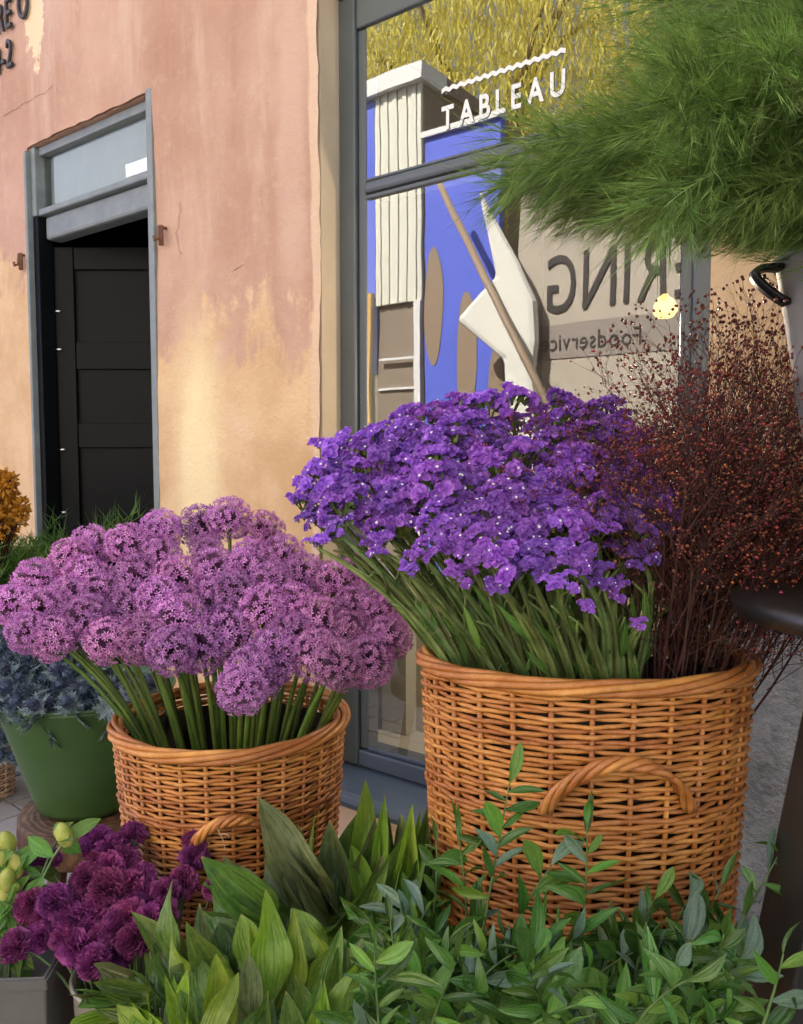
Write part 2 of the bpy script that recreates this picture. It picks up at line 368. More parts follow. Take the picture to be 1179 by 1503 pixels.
# ================================================================== SETTING
g = MB(); g.add([(-150, -150, 0), (150, -150, 0), (150, 150, 0), (-150, 150, 0)], [(0, 1, 2, 3)])
ground = struct(g.build('ground', M['ground']))
pv = []
for k in range(4):
    m = MB(); m.box((-.105, -.075, 0), (.105, .075, .022)); pv.append(m.mesh('paving_stone', M['paver'], False))
    for v in pv[-1].vertices:
        v.co += Vector((U(-.006, .006), U(-.006, .006), U(-.004, .003) if v.co.z > 0 else 0))
n = 0
for r in range(8):
    for c in range(14):
        x = -4.1 + c * .222 + (r % 2) * .11; yy = -.10 - r * .158
        ob('paving_stone', pv[rnd.randrange(4)], ground, Matrix.Translation((x, yy, .004)) @ Matrix.Rotation(U(-.03, .03), 4, 'Z'))

# ---------------------------------------------------------------- the pink building
B = thing('shop_building', 'salmon and ochre plastered shop front with dark doorway and big window', 'building', (0, 0, 0))
DX0, DX1, DZ1 = -3.137, -2.335, 2.475
WX0, WX1, WZ0, WZ1 = -1.574, -.493, .285, 2.62
TOPZ = 4.7
def axis(lo, hi, marks, fine, f0, f1, coarse):
    v = set(marks) | {lo, hi}; x = f0
    while x < f1: v.add(round(x, 4)); x += fine
    x = lo
    while x < f0: v.add(round(x, 4)); x += coarse
    x = f1
    while x < hi: v.add(round(x, 4)); x += coarse
    v = sorted(v); out = [v[0]]
    for q in v[1:]:
        if q - out[-1] < .008:
            if q in marks: out[-1] = q
        else: out.append(q)
    return out
xs = axis(-9, 6, {DX0, DX1, WX0, WX1}, .03, -4.2, .5, .5); zs = axis(0, TOPZ, {DZ1, WZ0, WZ1}, .03, .0, 3.5, .4)
wl = MB(); idx = {}
for i, x in enumerate(xs):
    for j, z in enumerate(zs):
        p = Vector((x * 1.3, 0, z * 1.3))
        d = .010 * noise.noise(p) + .005 * noise.noise(p * 4.1) + .0022 * noise.noise(p * 13)
        if x > WX1 and z < 1.2: d += .008 * noise.noise(p * 9) + .004 * noise.noise(p * 23)
        ex = U(-.003, .003) if min(abs(x - e) for e in (DX0, DX1, WX0)) < 1e-5 else 0
        ez = U(-.003, .003) if abs(z - DZ1) < 1e-5 else 0
        idx[i, j] = len(wl.v); wl.v.append(Vector((x + ex, -abs(d) * 0 + d, z + ez)))
def hole(x, z): return (DX0 < x < DX1 and z < DZ1) or (WX0 < x < WX1 and WZ0 < z < WZ1)
for i in range(len(xs) - 1):
    for j in range(len(zs) - 1):
        if not hole((xs[i] + xs[i + 1]) / 2, (zs[j] + zs[j + 1]) / 2):
            wl.f.append((idx[i, j], idx[i + 1, j], idx[i + 1, j + 1], idx[i, j + 1]))
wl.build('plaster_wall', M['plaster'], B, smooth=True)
rv = .26
boxes('window_reveal', M['reveal'], B, ((WX0 - .05, .010, WZ0 - .02), (WX0, rv, WZ1)), ((WX1, .010, WZ0 - .02), (WX1 + .05, rv, WZ1)), ((WX0 - .05, .012, WZ1), (WX1 + .05, rv, WZ1 + .05)))
boxes('door_reveal', M['plaster'], B, ((DX0 - .05, .008, 0), (DX0, .07, DZ1)), ((DX1, .008, 0), (DX1 + .05, .09, DZ1)), ((DX0 - .05, .010, DZ1), (DX1 + .05, .12, DZ1 + .05)))
boxes('building_shell', M['room'], B, ((-9, 5.9, 0), (6, 6, TOPZ)), ((-9, .02, TOPZ - .1), (6, 5.88, TOPZ - .004)), ((-9, .02, 0), (-8.9, 5.88, TOPZ - .11)), ((5.9, .02, 0), (6, 5.88, TOPZ - .11)))
# rooms behind the openings
boxes('shop_room', M['room'], B, ((-2.2, 2.6, .01), (.8, 2.66, 3.0)), ((-2.24, .27, .01), (-2.2, 2.66, 3.0)), ((.8, .27, .01), (.84, 2.66, 3.0)), ((-2.24, .27, 3.0), (.84, 2.66, 3.04)), ((-2.2, .27, .01), (.8, 2.6, .03)))
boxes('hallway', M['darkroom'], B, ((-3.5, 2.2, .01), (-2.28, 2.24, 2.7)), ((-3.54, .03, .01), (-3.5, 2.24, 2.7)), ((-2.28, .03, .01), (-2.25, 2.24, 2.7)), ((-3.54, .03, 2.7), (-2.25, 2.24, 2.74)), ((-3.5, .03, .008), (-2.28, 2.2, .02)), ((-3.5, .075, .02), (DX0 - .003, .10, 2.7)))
boxes('display_floor', M['pale'], B, ((WX0 - .3, .165, .30), (WX1 + .3, .47, .335)), bevel=.004)
boxes('display_back', M['display'], B, ((WX0 - .3, .42, .337), (WX1 + .3, .44, .86)))
boxes('display_post', M['pale'], B, ((WX0 - .06, .36, .337), (WX0 - .20 + .24, .418, .86)))
# the shop window
W = ob('shop_window', None, B)
FY = .086
def wpart(name, mat, x0, x1, z0, z1, y0, y1, bv=.006): return boxes(name, mat, W, ((x0, y0, z0), (x1, y1, z1)), bevel=bv)
wpart('stile', M['frame'], WX0 + .001, WX0 + .062, .326, 2.55, FY, .16); wpart('stile', M['frame'], WX1 - .062, WX1 - .001, .326, 2.55, FY, .16)
wpart('glazing_bead', M['frame'], WX0 + .063, WX0 + .094, .378, 2.455, FY + .012, .15); wpart('glazing_bead', M['frame'], WX1 - .092, WX1 - .063, .378, 2.455, FY + .012, .15)
wpart('head_rail', M['frame'], WX0 + .001, WX1 - .001, 2.552, 2.618, FY - .012, .17); wpart('head_rail', M['frame'], WX0 + .063, WX1 - .063, 2.457, 2.551, FY + .003, .155)
wpart('transom_rail', M['frame'], WX0 + .095, WX1 - .093, 1.995, 2.028, FY - .004, .155, .009)
wpart('transom_rail', M['frame'], WX0 + .095, WX1 - .093, 2.030, 2.038, FY + .004, .15, .003); wpart('transom_rail', M['frame'], WX0 + .095, WX1 - .093, 1.981, 1.993, FY + .004, .15, .003)
wpart('bottom_rail', M['sill'], WX0 + .063, WX1 - .063, .326, .376, FY + .002, .155); wpart('glazing_bead', M['sill'], WX0 + .095, WX1 - .093, .378, .390, FY + .008, .15, .003)
sm = MB(); prof = [(.10, .322), (.02, .314), (-.035, .306), (-.052, .298), (-.058, .284), (-.052, .268), (-.036, .258), (0.0, .256), (.10, .256)]
for x in (WX0 - .03, WX1 + .03): sm.v += [Vector((x, y, z)) for y, z in prof]
k = len(prof); sm.f += [(i, i + k, (i + 1) % k + k, (i + 1) % k) for i in range(k)] + [tuple(range(k)), tuple(reversed(range(k, 2 * k)))]
sm.build('window_sill', M['sill'], W, bevel=.002)
for z0, z1 in ((.391, 1.980), (2.039, 2.456)):
    m = MB(); m.add([(WX0 + .095, .1, z0), (WX1 - .093, .1, z0), (WX1 - .093, .1, z1), (WX0 + .095, .1, z1)], [(0, 1, 2, 3)]); m.build('glass_pane', M['glass'], W)
# vinyl lettering and zigzag on the glass
word = 'TABLEAU'; X0, X1 = -1.222, -.868
gl_ = [glyph(ch, .083, .0003, M['vinyl'], 'letter', .0, .74, .0022) for ch in word]
gap = (X1 - X0 - sum(g_[1] - g_[2] for g_ in gl_)) / (len(word) - 1); x = X0
for me, mx, mn in gl_:
    ob('letter', me, W, Matrix.Translation((x - mn, .0975, 2.113)) @ Matrix.Rotation(PI / 2, 4, 'X')); x += (mx - mn) + gap
zz = MB(); N = 15; L = (X1 - X0); pts = []
for i in range(2 * N + 1): pts.append((X0 + L * i / (2 * N), 2.205 + (.0062 if i % 2 else -.0)))
for x, z in pts: zz.v += [Vector((x, .0975, z)), Vector((x, .0975, z + .0115))]
zz.f += [(2 * i, 2 * i + 2, 2 * i + 3, 2 * i + 1) for i in range(2 * N)]
zz.build('zigzag_line', M['vinyl'], W)
# the doorway
DR = ob('doorway', None, B)
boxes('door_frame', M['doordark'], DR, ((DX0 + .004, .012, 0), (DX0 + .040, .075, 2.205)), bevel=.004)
boxes('door_frame', M['doorframe'], DR, ((DX0 + .004, .010, 2.207), (DX0 + .035, .10, DZ1 - .002)), bevel=.004)
boxes('door_frame', M['doorframe'], DR, ((DX0 - .014, -.010, 0), (DX0 + .003, .02, 2.46)), bevel=.003)
boxes('door_frame', M['doorframe'], DR, ((DX1 - .022, -.006, 0), (DX1 + .010, .10, 2.485)), bevel=.003)
boxes('door_frame', M['doorframe'], DR, ((DX0 + .036, .028, DZ1 - .034), (DX1 - .023, .10, DZ1 - .002)), bevel=.003)
boxes('door_head', M['doorframe'], DR, ((DX0 + .036, .018, 2.207), (DX1 - .023, .10, 2.232)), bevel=.006)
boxes('door_head', M['doorframe'], DR, ((DX0 + .046, .040, 2.115), (DX1 - .023, .11, 2.205)), bevel=.012)
m = MB(); m.add([(DX0 + .036, .05, 2.233), (DX1 - .023, .05, 2.233), (DX1 - .023, .05, DZ1 - .035), (DX0 + .036, .05, DZ1 - .035)], [(0, 1, 2, 3)]); m.build('transom_pane', M['glass'], DR)
boxes('transom_sky_sheen', M['sky_sheen'], DR, ((DX0 + .04, .075, 2.234), (DX1 - .024, .08, DZ1 - .036)))  # panel added behind the pane; the sky's reflection is put into its colour
# open door leaf: hinged on the left, swung into the hallway
ld = RT.copy(); ln = -FH; hinge = Vector((DX0 + .047, .098, .01)) - ld * .03
def leafbox(name, mat, u0, u1, z0, z1, t0, t1, bv=.003):
    m = MB(); vs = []
    for z in (z0, z1):
        for u, t in ((u0, t0), (u1, t0), (u1, t1), (u0, t1)): vs.append(hinge + ld * u + ln * t + Vector((0, 0, z)))
    m.add(vs, [(0, 3, 2, 1), (4, 5, 6, 7), (0, 1, 5, 4), (1, 2, 6, 5), (2, 3, 7, 6), (3, 0, 4, 7)])
    return m.build(name, mat, DR, bevel=bv)
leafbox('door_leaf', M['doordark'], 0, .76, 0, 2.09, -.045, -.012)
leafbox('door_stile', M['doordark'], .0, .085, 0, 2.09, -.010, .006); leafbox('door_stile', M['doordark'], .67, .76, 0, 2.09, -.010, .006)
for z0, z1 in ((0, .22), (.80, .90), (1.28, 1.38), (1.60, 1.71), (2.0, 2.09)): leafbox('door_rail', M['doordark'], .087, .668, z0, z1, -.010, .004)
for px, py in ((83, 457), (85, 513), (90, 660), (92, 752)):
    d = ray(px, py); den = d.dot(ln); pt = CAM + d * ((hinge + ln * .008 - CAM).dot(ln) / den)
    m = MB(); m.tube([pt - ld * .012, pt + ld * .02], .0065, 8); m.build('door_bolt', M['steel'], DR, smooth=True)
for px, py in ((238, 347), (32, 385)):
    c = onY(px, py, -.01); m = MB(); m.tube([c + Vector((0, .02, .03)), c + Vector((0, -.012, .028)), c + Vector((0, -.014, -.01)), c + Vector((0, -.03, -.018)), c + Vector((0, -.032, -.004))], .006, 7)
    m.tube([c + Vector((0, -.004, .035)), c + Vector((0, -.004, -.03))], .009, 7); m.build('shutter_hook', M['iron'], B, smooth=True)
# raised letters on the wall, running on past the picture
for txt, zb, xe, size in (('RE O', 2.95, -3.055, .165), ('0-2', 2.80, -3.185, .155)):
    x = xe; adv = []
    for ch in txt:
        if ch == ' ': adv.append((None, .02, 0)); continue
        adv.append(glyph(ch, size, .006, M['letter'], 'letter', .0, .62))
    tot = sum((a[1] - a[2]) + .016 for a in adv); x = xe - tot
    for me, mx, mn in adv:
        if me: ob('letter', me, B, Matrix.Translation((x - mn, -.014, zb)) @ Matrix.Rotation(PI / 2, 4, 'X'))
        x += (mx - mn) + .016
# lit lamp inside the shop
lp = onY(976, 452, .30)
LT = thing('pendant_lamp', 'glowing amber glass pendant lamp hanging inside the shop window', 'lamp', lp)
m = MB(); m.lathe([(.001, -.026), (.020, -.022), (.029, -.010), (.030, .006), (.022, .02), (.010, .028), (.005, .034)], 14)
for v in m.v: v += Vector((U(-.003, .003), U(-.003, .003), U(-.002, .002)))
m.build('lamp_shade', lampm, LT, smooth=True); m = MB(); m.tube([(0, 0, .033), (0, 0, 3.0 - lp.z)], .002, 5); m.build('lamp_cord', M['black'], LT)
pl = bpy.data.lights.new('lamp_light', 'POINT'); pl.energy = 6; pl.color = (1, .80, .58); pl.shadow_soft_size = .05
plo = bpy.data.objects.new('lamp_light', pl); COL.objects.link(plo); plo.parent = LT; plo.location = (0, -.0, -.07)

# ---------------------------------------------------------------- across the street (seen in the glass)
Yc = -5.2
a, b = mirrored(620, 100, Yc), mirrored(545, 130, Yc)
CR = thing('site_cabin', 'two storey cream clad site cabin across the street with its shaded side coloured brown', 'cabin', (a.x, Yc, 0))
cw = 5.0
def loc(*bs): return bs
boxes('side_wall', M['brown'], CR, ((-cw, -4, 0), (0, -.06, 5.2)))  # the cream cabin's side in shade, its darkness put in as brown
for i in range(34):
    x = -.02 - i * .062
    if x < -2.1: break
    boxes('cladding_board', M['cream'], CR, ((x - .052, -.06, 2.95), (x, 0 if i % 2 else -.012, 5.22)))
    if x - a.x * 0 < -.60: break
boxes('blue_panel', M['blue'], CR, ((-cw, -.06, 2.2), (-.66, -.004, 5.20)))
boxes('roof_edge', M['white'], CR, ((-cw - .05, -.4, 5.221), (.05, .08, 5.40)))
boxes('side_roof_edge', M['brown'], CR, ((-.02, -4, 5.221), (.06, -.41, 5.38)))  # same painted shade along the side of the roof
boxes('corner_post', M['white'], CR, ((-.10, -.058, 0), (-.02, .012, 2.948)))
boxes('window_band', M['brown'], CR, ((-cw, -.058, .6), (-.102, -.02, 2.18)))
for z in (1.1, 1.55, 2.0, 2.32): boxes('rail', M['white'], CR, ((-.58, -.018, z), (-.104, .01, z + .025)))
boxes('ochre_post', M['orange'], CR, ((-.78, 0.0, .2), (-.68, .05, 3.1)))
c0, c1 = mirrored(622, 196, -5.0), mirrored(735, 178, -5.0)
HB = thing('blue_hoarding', 'cobalt blue hoarding with tan oval shapes and a white top rail', 'hoarding', (c0.x, -5.0, 0))
bw = c1.x - c0.x
boxes('panel', M['blue'], HB, ((.02, -.08, 0), (bw, 0, c0.z - .06))); boxes('top_rail', M['white'], HB, ((0, -.1, c0.z - .058), (bw + .02, .04, c0.z)))
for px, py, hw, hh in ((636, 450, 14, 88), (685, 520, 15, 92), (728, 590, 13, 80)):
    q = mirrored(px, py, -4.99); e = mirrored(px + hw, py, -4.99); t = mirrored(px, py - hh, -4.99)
    m = MB(); N = 24; m.v += [Vector(((q.x - c0.x) + abs(e.x - q.x) * math.cos(2 * PI * i / N), .006, q.z + (t.z - q.z) * math.sin(2 * PI * i / N))) for i in range(N)]; m.f.append(tuple(range(N))); m.build('tan_oval', M['tan'], HB)  # flat tan ovals set just off the blue panel
d0, d1 = mirrored(642, 262, -4.6), mirrored(772, 530, -4.4)
m = MB(); dd = (d1 - d0) * (d1.z / max(.1, d0.z - d1.z)); m.tube([d0, d1, d1 + dd], .035, 8); tag(m.build('scaffold_pole', M['tan'], None, True), 'tan scaffold pole leaning across the blue hoarding', 'pole')
Yv = -4.55
vs = [mirrored(*q, Yv) for q in ((700, 275), (726, 405), (668, 470), (738, 528), (746, 660), (788, 660), (780, 540), (784, 500), (782, 440), (760, 385))]
m = MB(); k = len(vs); m.v += [v.copy() for v in vs] + [v + Vector((0, -.12, 0)) for v in vs]
m.f += [tuple(range(k)), tuple(reversed(range(k, 2 * k)))] + [(i, i + k, (i + 1) % k + k, (i + 1) % k) for i in range(k)]
zmin = min(v.z for v in vs); bx = (vs[4].x + vs[5].x) / 2; m.box((bx - .12, Yv - .11, 0), (bx + .12, Yv - .01, zmin + .02))
tag(m.build('canvas_parasol', M['canvas'], None, bevel=.05), 'folded white canvas parasol standing across the street', 'parasol')
v0, v1 = mirrored(762, 300, -4.75), mirrored(1010, 300, -4.75)
VN = thing('delivery_van', 'beige box van with dark lettering on its side', 'van', (v0.x, -4.75, 0))
vw = 5.2; vz = 3.75
boxes('cargo_box', M['beige'], VN, ((0, -2.1, .75), (vw, 0, vz)), bevel=.02)
boxes('side_stripe', M['vanlow'], VN, ((.01, .004, 2.13), (vw - .02, .008, 2.44)))
boxes('cab', M['white'], VN, ((vw + .02, -2.0, .5), (vw + 1.7, -.05, 2.3)), bevel=.12); boxes('chassis', M['black'], VN, ((.1, -2.0, .45), (vw + 1.5, -.1, .74)))
for x in (1.0, vw + .9):
    for y in (-.28, -1.95): m = MB(); m.tube([(x, y, .42), (x, y + .24, .42)], .42, 24); m.build('wheel', M['tyre'], VN)
def sign(txt, size, zb, xr, xsq):
    adv = [(glyph(ch, size, .002, M['letter'], 'letter', 0, xsq) if ch != ' ' else (None, size * .3, 0)) for ch in txt]
    x = xr + sum((a_[1] - a_[2]) + size * .10 for a_ in adv)      # reading from the street, text runs toward -X
    for me, mx, mn in adv:
        if me: ob('letter', me, VN, Matrix.Translation((x + mn, .012, zb)) @ Matrix.Rotation(PI, 4, 'Z') @ Matrix.Rotation(PI / 2, 4, 'X'))
        x -= (mx - mn) + size * .10
gx = mirrored(792, 410, -4.75).x - v0.x
sign('ERING', .74, 2.55, gx, .62); sign('Foodservice', .22, 2.20, gx, .8)
# willow
wp = mirrored(700, 120, -10); WT = thing('willow_tree', 'yellow green weeping willow rising behind the cream cabin', 'tree', (wp.x, -10.5, 0))
m = MB(); m.tube([(0, 0, 0), (.1, 0, 2), (-.1, .1, 4.5), (.1, 0, 7)], [.45, .34, .27, .16], 12)
for i in range(9):
    an = i * .75; m.tube([(0, 0, 4 + i * .3), (1.2 * math.cos(an), 1.2 * math.sin(an), 6.5 + i * .3), (2.6 * math.cos(an), 2.6 * math.sin(an), 7.5 + i * .3)], [.12, .08, .03], 7)
m.build('trunk', M['bark'], WT, True)
m = MB()
for i in range(1700):
    an = U(0, 2 * PI); rr = 4.6 * math.sqrt(U(.02, 1)); top = 11.2 - rr * rr * .16 + U(-1, .6); ln_ = U(2.5, 5.5); x, y = rr * math.cos(an), rr * math.sin(an)
    dx, dy = U(-.3, .3), U(-.3, .3); N = int(ln_ / .13)
    for q in range(N):
        t = q / N; c = Vector((x + dx * t + U(-.05, .05), y + dy * t + U(-.05, .05), max(2.2, top - ln_ * t)))
        m.hair(c, c + Vector((U(-.09, .09), U(-.09, .09), -U(.1, .24))), U(.009, .020))
m.build('crown', M['willow'], WT)

# ================================================================== SUPPORTS AND CONTAINERS
def crate(label, c, sx, sy, h, ang):
    t = thing('wooden_crate', label, 'crate', mw=Matrix.Translation((c.x, c.y, 0)) @ Matrix.Rotation(ang, 4, 'Z'))
    for x in (-sx, sx):
        for y in (-sy, sy): boxes('post', M['crate'], t, ((x - .02, y - .02, .002), (x + .02, y + .02, h - .022)))
    nz = max(2, int((h - .06) / .11))
    for i in range(nz):
        z = .03 + i * (h - .06) / nz
        for y in (-sy - .032, sy + .022): boxes('slat', M['crate'], t, ((-sx - .03, y, z), (sx + .03, y + .01, z + .085)))
        for x in (-sx - .032, sx + .022): boxes('slat', M['crate'], t, ((x, -sy - .02, z), (x + .01, sy + .02, z + .085)))
    n = 5
    for i in range(n):
        y = lerp(-sy - .03, sy + .03, i / n); boxes('top_board', M['crate'], t, ((-sx - .035, y + .002, h - .02), (sx + .035, y + (2 * sy + .06) / n - .003, h)))
    return t
def ellipse_pt(C, rx, ry, th, s=1.): return Vector((0, 0, 0)) + RT * (rx * s * math.cos(th)) + FH * (ry * s * math.sin(th))
def basket(label, C, rx, ry, height, ns, pitch, rw, mat, taper, wale, hand=None, group=None, liner=True, rimr=.0052):
    """C = rim centre; rows of willow woven in front of and behind upright stakes"""
    t = thing('wicker_basket', label, 'basket', (C.x, C.y, C.z - height), group)
    A = rw * 1.6
    def sc(z): return lerp(taper, 1., z / height)
    for i in range(ns):
        th = 2 * PI * (i + .5) / ns; m = MB()
        m.tube([ellipse_pt(C, rx, ry, th, sc(z)) + Vector((0, 0, z)) for z in (.002, height * .5, height)], rw * 1.15, 6); m.build('stake', mat, t, True)
    rows = int((height - .012) / pitch); per = 10; N = ns * per
    for r in range(rows):
        z0 = .006 + r * pitch; m = MB(); pts = []; sd = U(0, 50); rk = U(.9, 1.08)
        big = any(abs(z0 - wz) < pitch * 1.1 for wz in wale)
        for i in range(N):
            th = 2 * PI * i / N; ph = (i / per - .5) * PI + r * PI
            off = A * math.copysign(abs(math.cos(ph)) ** 2.6, math.cos(ph)) * (1 if not big else .7) + (rw * .9 if big else 0)
            s = sc(z0); wob = noise.noise(Vector((math.cos(th) * 2.2, math.sin(th) * 2.2, r * .6 + sd))) * pitch * .42
            lf = 0
            d = ellipse_pt(C, rx * s, ry * s, th); nrm = Vector((d.x, d.y, 0)).normalized()
            pts.append(d + nrm * off + Vector((0, 0, z0 + wob + lf)))
        m.tube(pts, [rw * rk * (1.18 if big else 1) * (1 + .12 * noise.noise(p * 30)) for p in pts], 6, closed=True)
        m.build('weaver', mat, t, True)
    K = 5; per = 2 * PI * (rx + ry) / 2; turns = round(per / .42)
    for q in range(K):
        m = MB(); pts = []; N = 150
        for i in range(N):
            th = 2 * PI * i / N; ph = turns * th + 2 * PI * q / K; d = ellipse_pt(C, rx, ry, th); nrm = d.normalized()
            pts.append(d + nrm * (math.cos(ph) * rimr * 1.7) + Vector((0, 0, height + math.sin(ph) * rimr * 1.35 + .0015 * noise.noise(d * 12))))
        m.tube(pts, rimr * .95, 6, closed=True); m.build('rim_strand', mat, t, True)
    if hand:
        th0, th1, zb, rise, rr = hand
        h = ob('handle', None, t)
        for q in range(4):
            m = MB(); pts = []; N = 60
            for i in range(N):
                u = i / (N - 1); th = lerp(th0, th1, u); z = zb + rise * math.sin(PI * u) ** .75; s = sc(z)
                d = ellipse_pt(C, rx * s, ry * s, th); nrm = d.normalized(); out = .010 + .016 * math.sin(PI * u); ph = 15 * u + q * PI / 2
                c = d + nrm * out + Vector((0, 0, z)); tan = Vector((-nrm.y, nrm.x, 0)) * math.sin(PI * u) + UP * math.cos(PI * u) * (1 if u < .5 else -1)
                sidev = nrm.cross(tan.normalized())
                pts.append(c + nrm * (math.cos(ph) * rr * .8) + sidev * (math.sin(ph) * rr * .8))
            m.tube(pts, rr * .62, 6); m.build('handle_strand', mat, h, True)
    if liner:
        m = MB(); N = 40
        for s, z in ((taper * .93, .008), (.945, height - .03)):
            m.v += [ellipse_pt(C, rx * s, ry * s, 2 * PI * i / N) + Vector((0, 0, z)) for i in range(N)]
        m.f += [(i, (i + 1) % N, (i + 1) % N + N, i + N) for i in range(N)] + [tuple(reversed(range(N)))]
        m.build('liner', M['liner'], t, True)
    return t

BC = P(858, 964, 1.13); BRX, BRY, BH = .227, .158, .42
basket('large oval honey wicker basket holding purple statice and dark berry twigs', BC, BRX, BRY, BH, 28, .0068, .0032, M['wicker'], .90, (.25,), (-1.93, -1.12, .262, .074, .0072))
crate('low wooden crate under the large oval wicker basket', Vector((BC.x, BC.y, 0)), .17, .15, BC.z - BH, YAW - PI / 2)
SC = P(341, 1052, 1.37); SR, SH = .190, .40
sbk = basket('smaller round honey wicker basket holding lilac allium stems', SC, SR, SR, SH, 30, .0064, .0029, M['wicker'], .84, (.29,), (-1.70, -1.0, .255, .058, .0066))
crate('wooden crate under the round basket of alliums', Vector((SC.x, SC.y, 0)), .145, .145, SC.z - SH, YAW - PI / 2)

m = MB(); q0 = [P(318, 1212, 1.165), P(322, 1226, 1.16), P(331, 1232, 1.155), P(330, 1250, 1.16)]; m.tube([p - Vector((SC.x, SC.y, SC.z - SH)) for p in bez(q0, 12)], .0007, 5)
m.tube([p - Vector((SC.x, SC.y, SC.z - SH)) for p in bez([P(323, 1225, 1.158), P(334, 1221, 1.155), P(337, 1230, 1.155)], 6)], .0008, 5); m.build('twine', M['wicker_pale'], sbk, True)
# log slab and green tub
GB = P(128, 1012, 1.95); GH = .285; GZ = GB.z - GH
lt = thing('log_stool', 'low stool made from a thick brown log slice under the green tub', 'stool', (GB.x + .035, GB.y - .0, 0))
m = MB(); N = 48; prof = [(.001, GZ - .078), (.90, GZ - .078), (.985, GZ - .066), (1., GZ - .03), (.99, GZ - .010), (.955, GZ), (.5, GZ + .0006), (.001, GZ)]
for rr, z in prof:
    for j in range(N):
        an = 2 * PI * j / N; q = 1 + .06 * noise.noise(Vector((math.cos(an), math.sin(an), 3))) + .02 * noise.noise(Vector((math.cos(an) * 5, math.sin(an) * 5, z * 3)))
        m.v.append(Vector((.19 * rr * q * math.cos(an), .185 * rr * q * math.sin(an), z + .002)))
m.f += [(i * N + j, i * N + (j + 1) % N, (i + 1) * N + (j + 1) % N, (i + 1) * N + j) for i in range(len(prof) - 1) for j in range(N)]
m.build('slab', M['log'], lt, True)
for q in range(3):
    an = .5 + q * 2 * PI / 3; o = Vector((math.cos(an), math.sin(an), 0)); m = MB(); m.tube([o * .15 + UP * .003, o * .10 + UP * (GZ - .078)], [.018, .022], 10); m.build('leg', M['log'], lt, True)
gt = thing('metal_tub', 'green enamelled metal tub filled with blue grey thistles', 'tub', (GB.x, GB.y, GZ + .005))
m = MB(); m.lathe([(.001, .006), (.105, .004), (.118, .004), (.125, .018), (.16, .13), (.205, GH - .012), (.206, GH), (.201, GH), (.198, GH - .015), (.155, .13), (.12, .03), (.001, .02)], 56); m.build('body', M['green'], gt, True)
m = MB(); m.tube([(.206 * math.cos(2 * PI * i / 56), .206 * math.sin(2 * PI * i / 56), GH) for i in range(56)], .0042, 8, closed=True); m.build('rolled_rim', M['green'], gt, True)

# zinc vase on the tall black stand
ST = P(1335, 876, .95)
st = thing('plant_stand', 'tall black wooden stand with round top and splayed board legs', 'stand', (ST.x, ST.y, 0))
m = MB(); m.lathe([(.001, ST.z - .035), (.17, ST.z - .035), (.192, ST.z - .028), (.2, ST.z - .016), (.197, ST.z - .006), (.185, ST.z), (.10, ST.z - .001), (.001, ST.z - .001)], 64); m.build('round_top', M['stand'], st, True)
lg = P(1140, 1503, .95)
la = math.atan2(lg.y - ST.y, lg.x - ST.x)
for q in range(3):
    an = la + q * 2 * PI / 3; o = Vector((math.cos(an), math.sin(an), 0)); sd_ = Vector((-o.y, o.x, 0))
    top = o * .07 + Vector((0, 0, ST.z - .036)); hor = (Vector((lg.x, lg.y, 0)) - Vector((ST.x, ST.y, 0))).length; sl_ = (hor - .07) / (ST.z - lg.z); bot = o * (.07 + sl_ * (ST.z - .036)) 
    m = MB(); vv = []
    for c, wd in ((bot, .05), (top, .03)):
        for a_, b_ in ((-1, -1), (1, -1), (1, 1), (-1, 1)): vv.append(c + sd_ * (a_ * wd) + o * (b_ * .028) + Vector((0, 0, .003 if c is bot else 0)))
    m.add(vv, [(0, 3, 2, 1), (4, 5, 6, 7), (0, 1, 5, 4), (1, 2, 6, 5), (2, 3, 7, 6), (3, 0, 4, 7)]); m.build('leg', M['stand'], st, bevel=.004)
VH = .40
vz_ = thing('zinc_bucket', 'galvanised zinc bucket with black ear handle overflowing with feathery fern', 'bucket', (ST.x, ST.y, ST.z + .001))
m = MB(); m.lathe([(.001, .004), (.082, .002), (.088, .004), (.108, .12), (.111, .123), (.109, .127), (.132, .255), (.135, .26), (.133, .265), (.156, VH - .004), (.160, VH), (.155, VH + .002), (.153, VH - .006), (.126, .25), (.08, .02), (.001, .014)], 56); m.build('body', M['zinc'], vz_, True)
m = MB(); m.tube([(.158 * math.cos(2 * PI * i / 56), .158 * math.sin(2 * PI * i / 56), VH) for i in range(56)], .004, 8, closed=True); m.build('rolled_rim', M['zinc'], vz_, True)
hd = (P(1120, 400, .95) - ST); hd.z = 0; hd.normalize()
hdl = ob('ear_handle', None, vz_)
m = MB(); q = [hd * .156 + Vector((0, 0, VH - .008)), hd * .212 + Vector((0, 0, VH - .002)), hd * .190 + Vector((0, 0, VH - .03)), hd * .150 + Vector((0, 0, VH - .055))]
tn = Vector((-hd.y, hd.x, 0)); pth = bez(q, 14)
for p in pth:
    m.v += [p - tn * .012, p + tn * .012]
m.f += [(2 * i, 2 * i + 2, 2 * i + 3, 2 * i + 1) for i in range(13)]
so_ = m.build('strap', M['black'], hdl, True); mo = so_.modifiers.new('thick', 'SOLIDIFY'); mo.thickness = .006

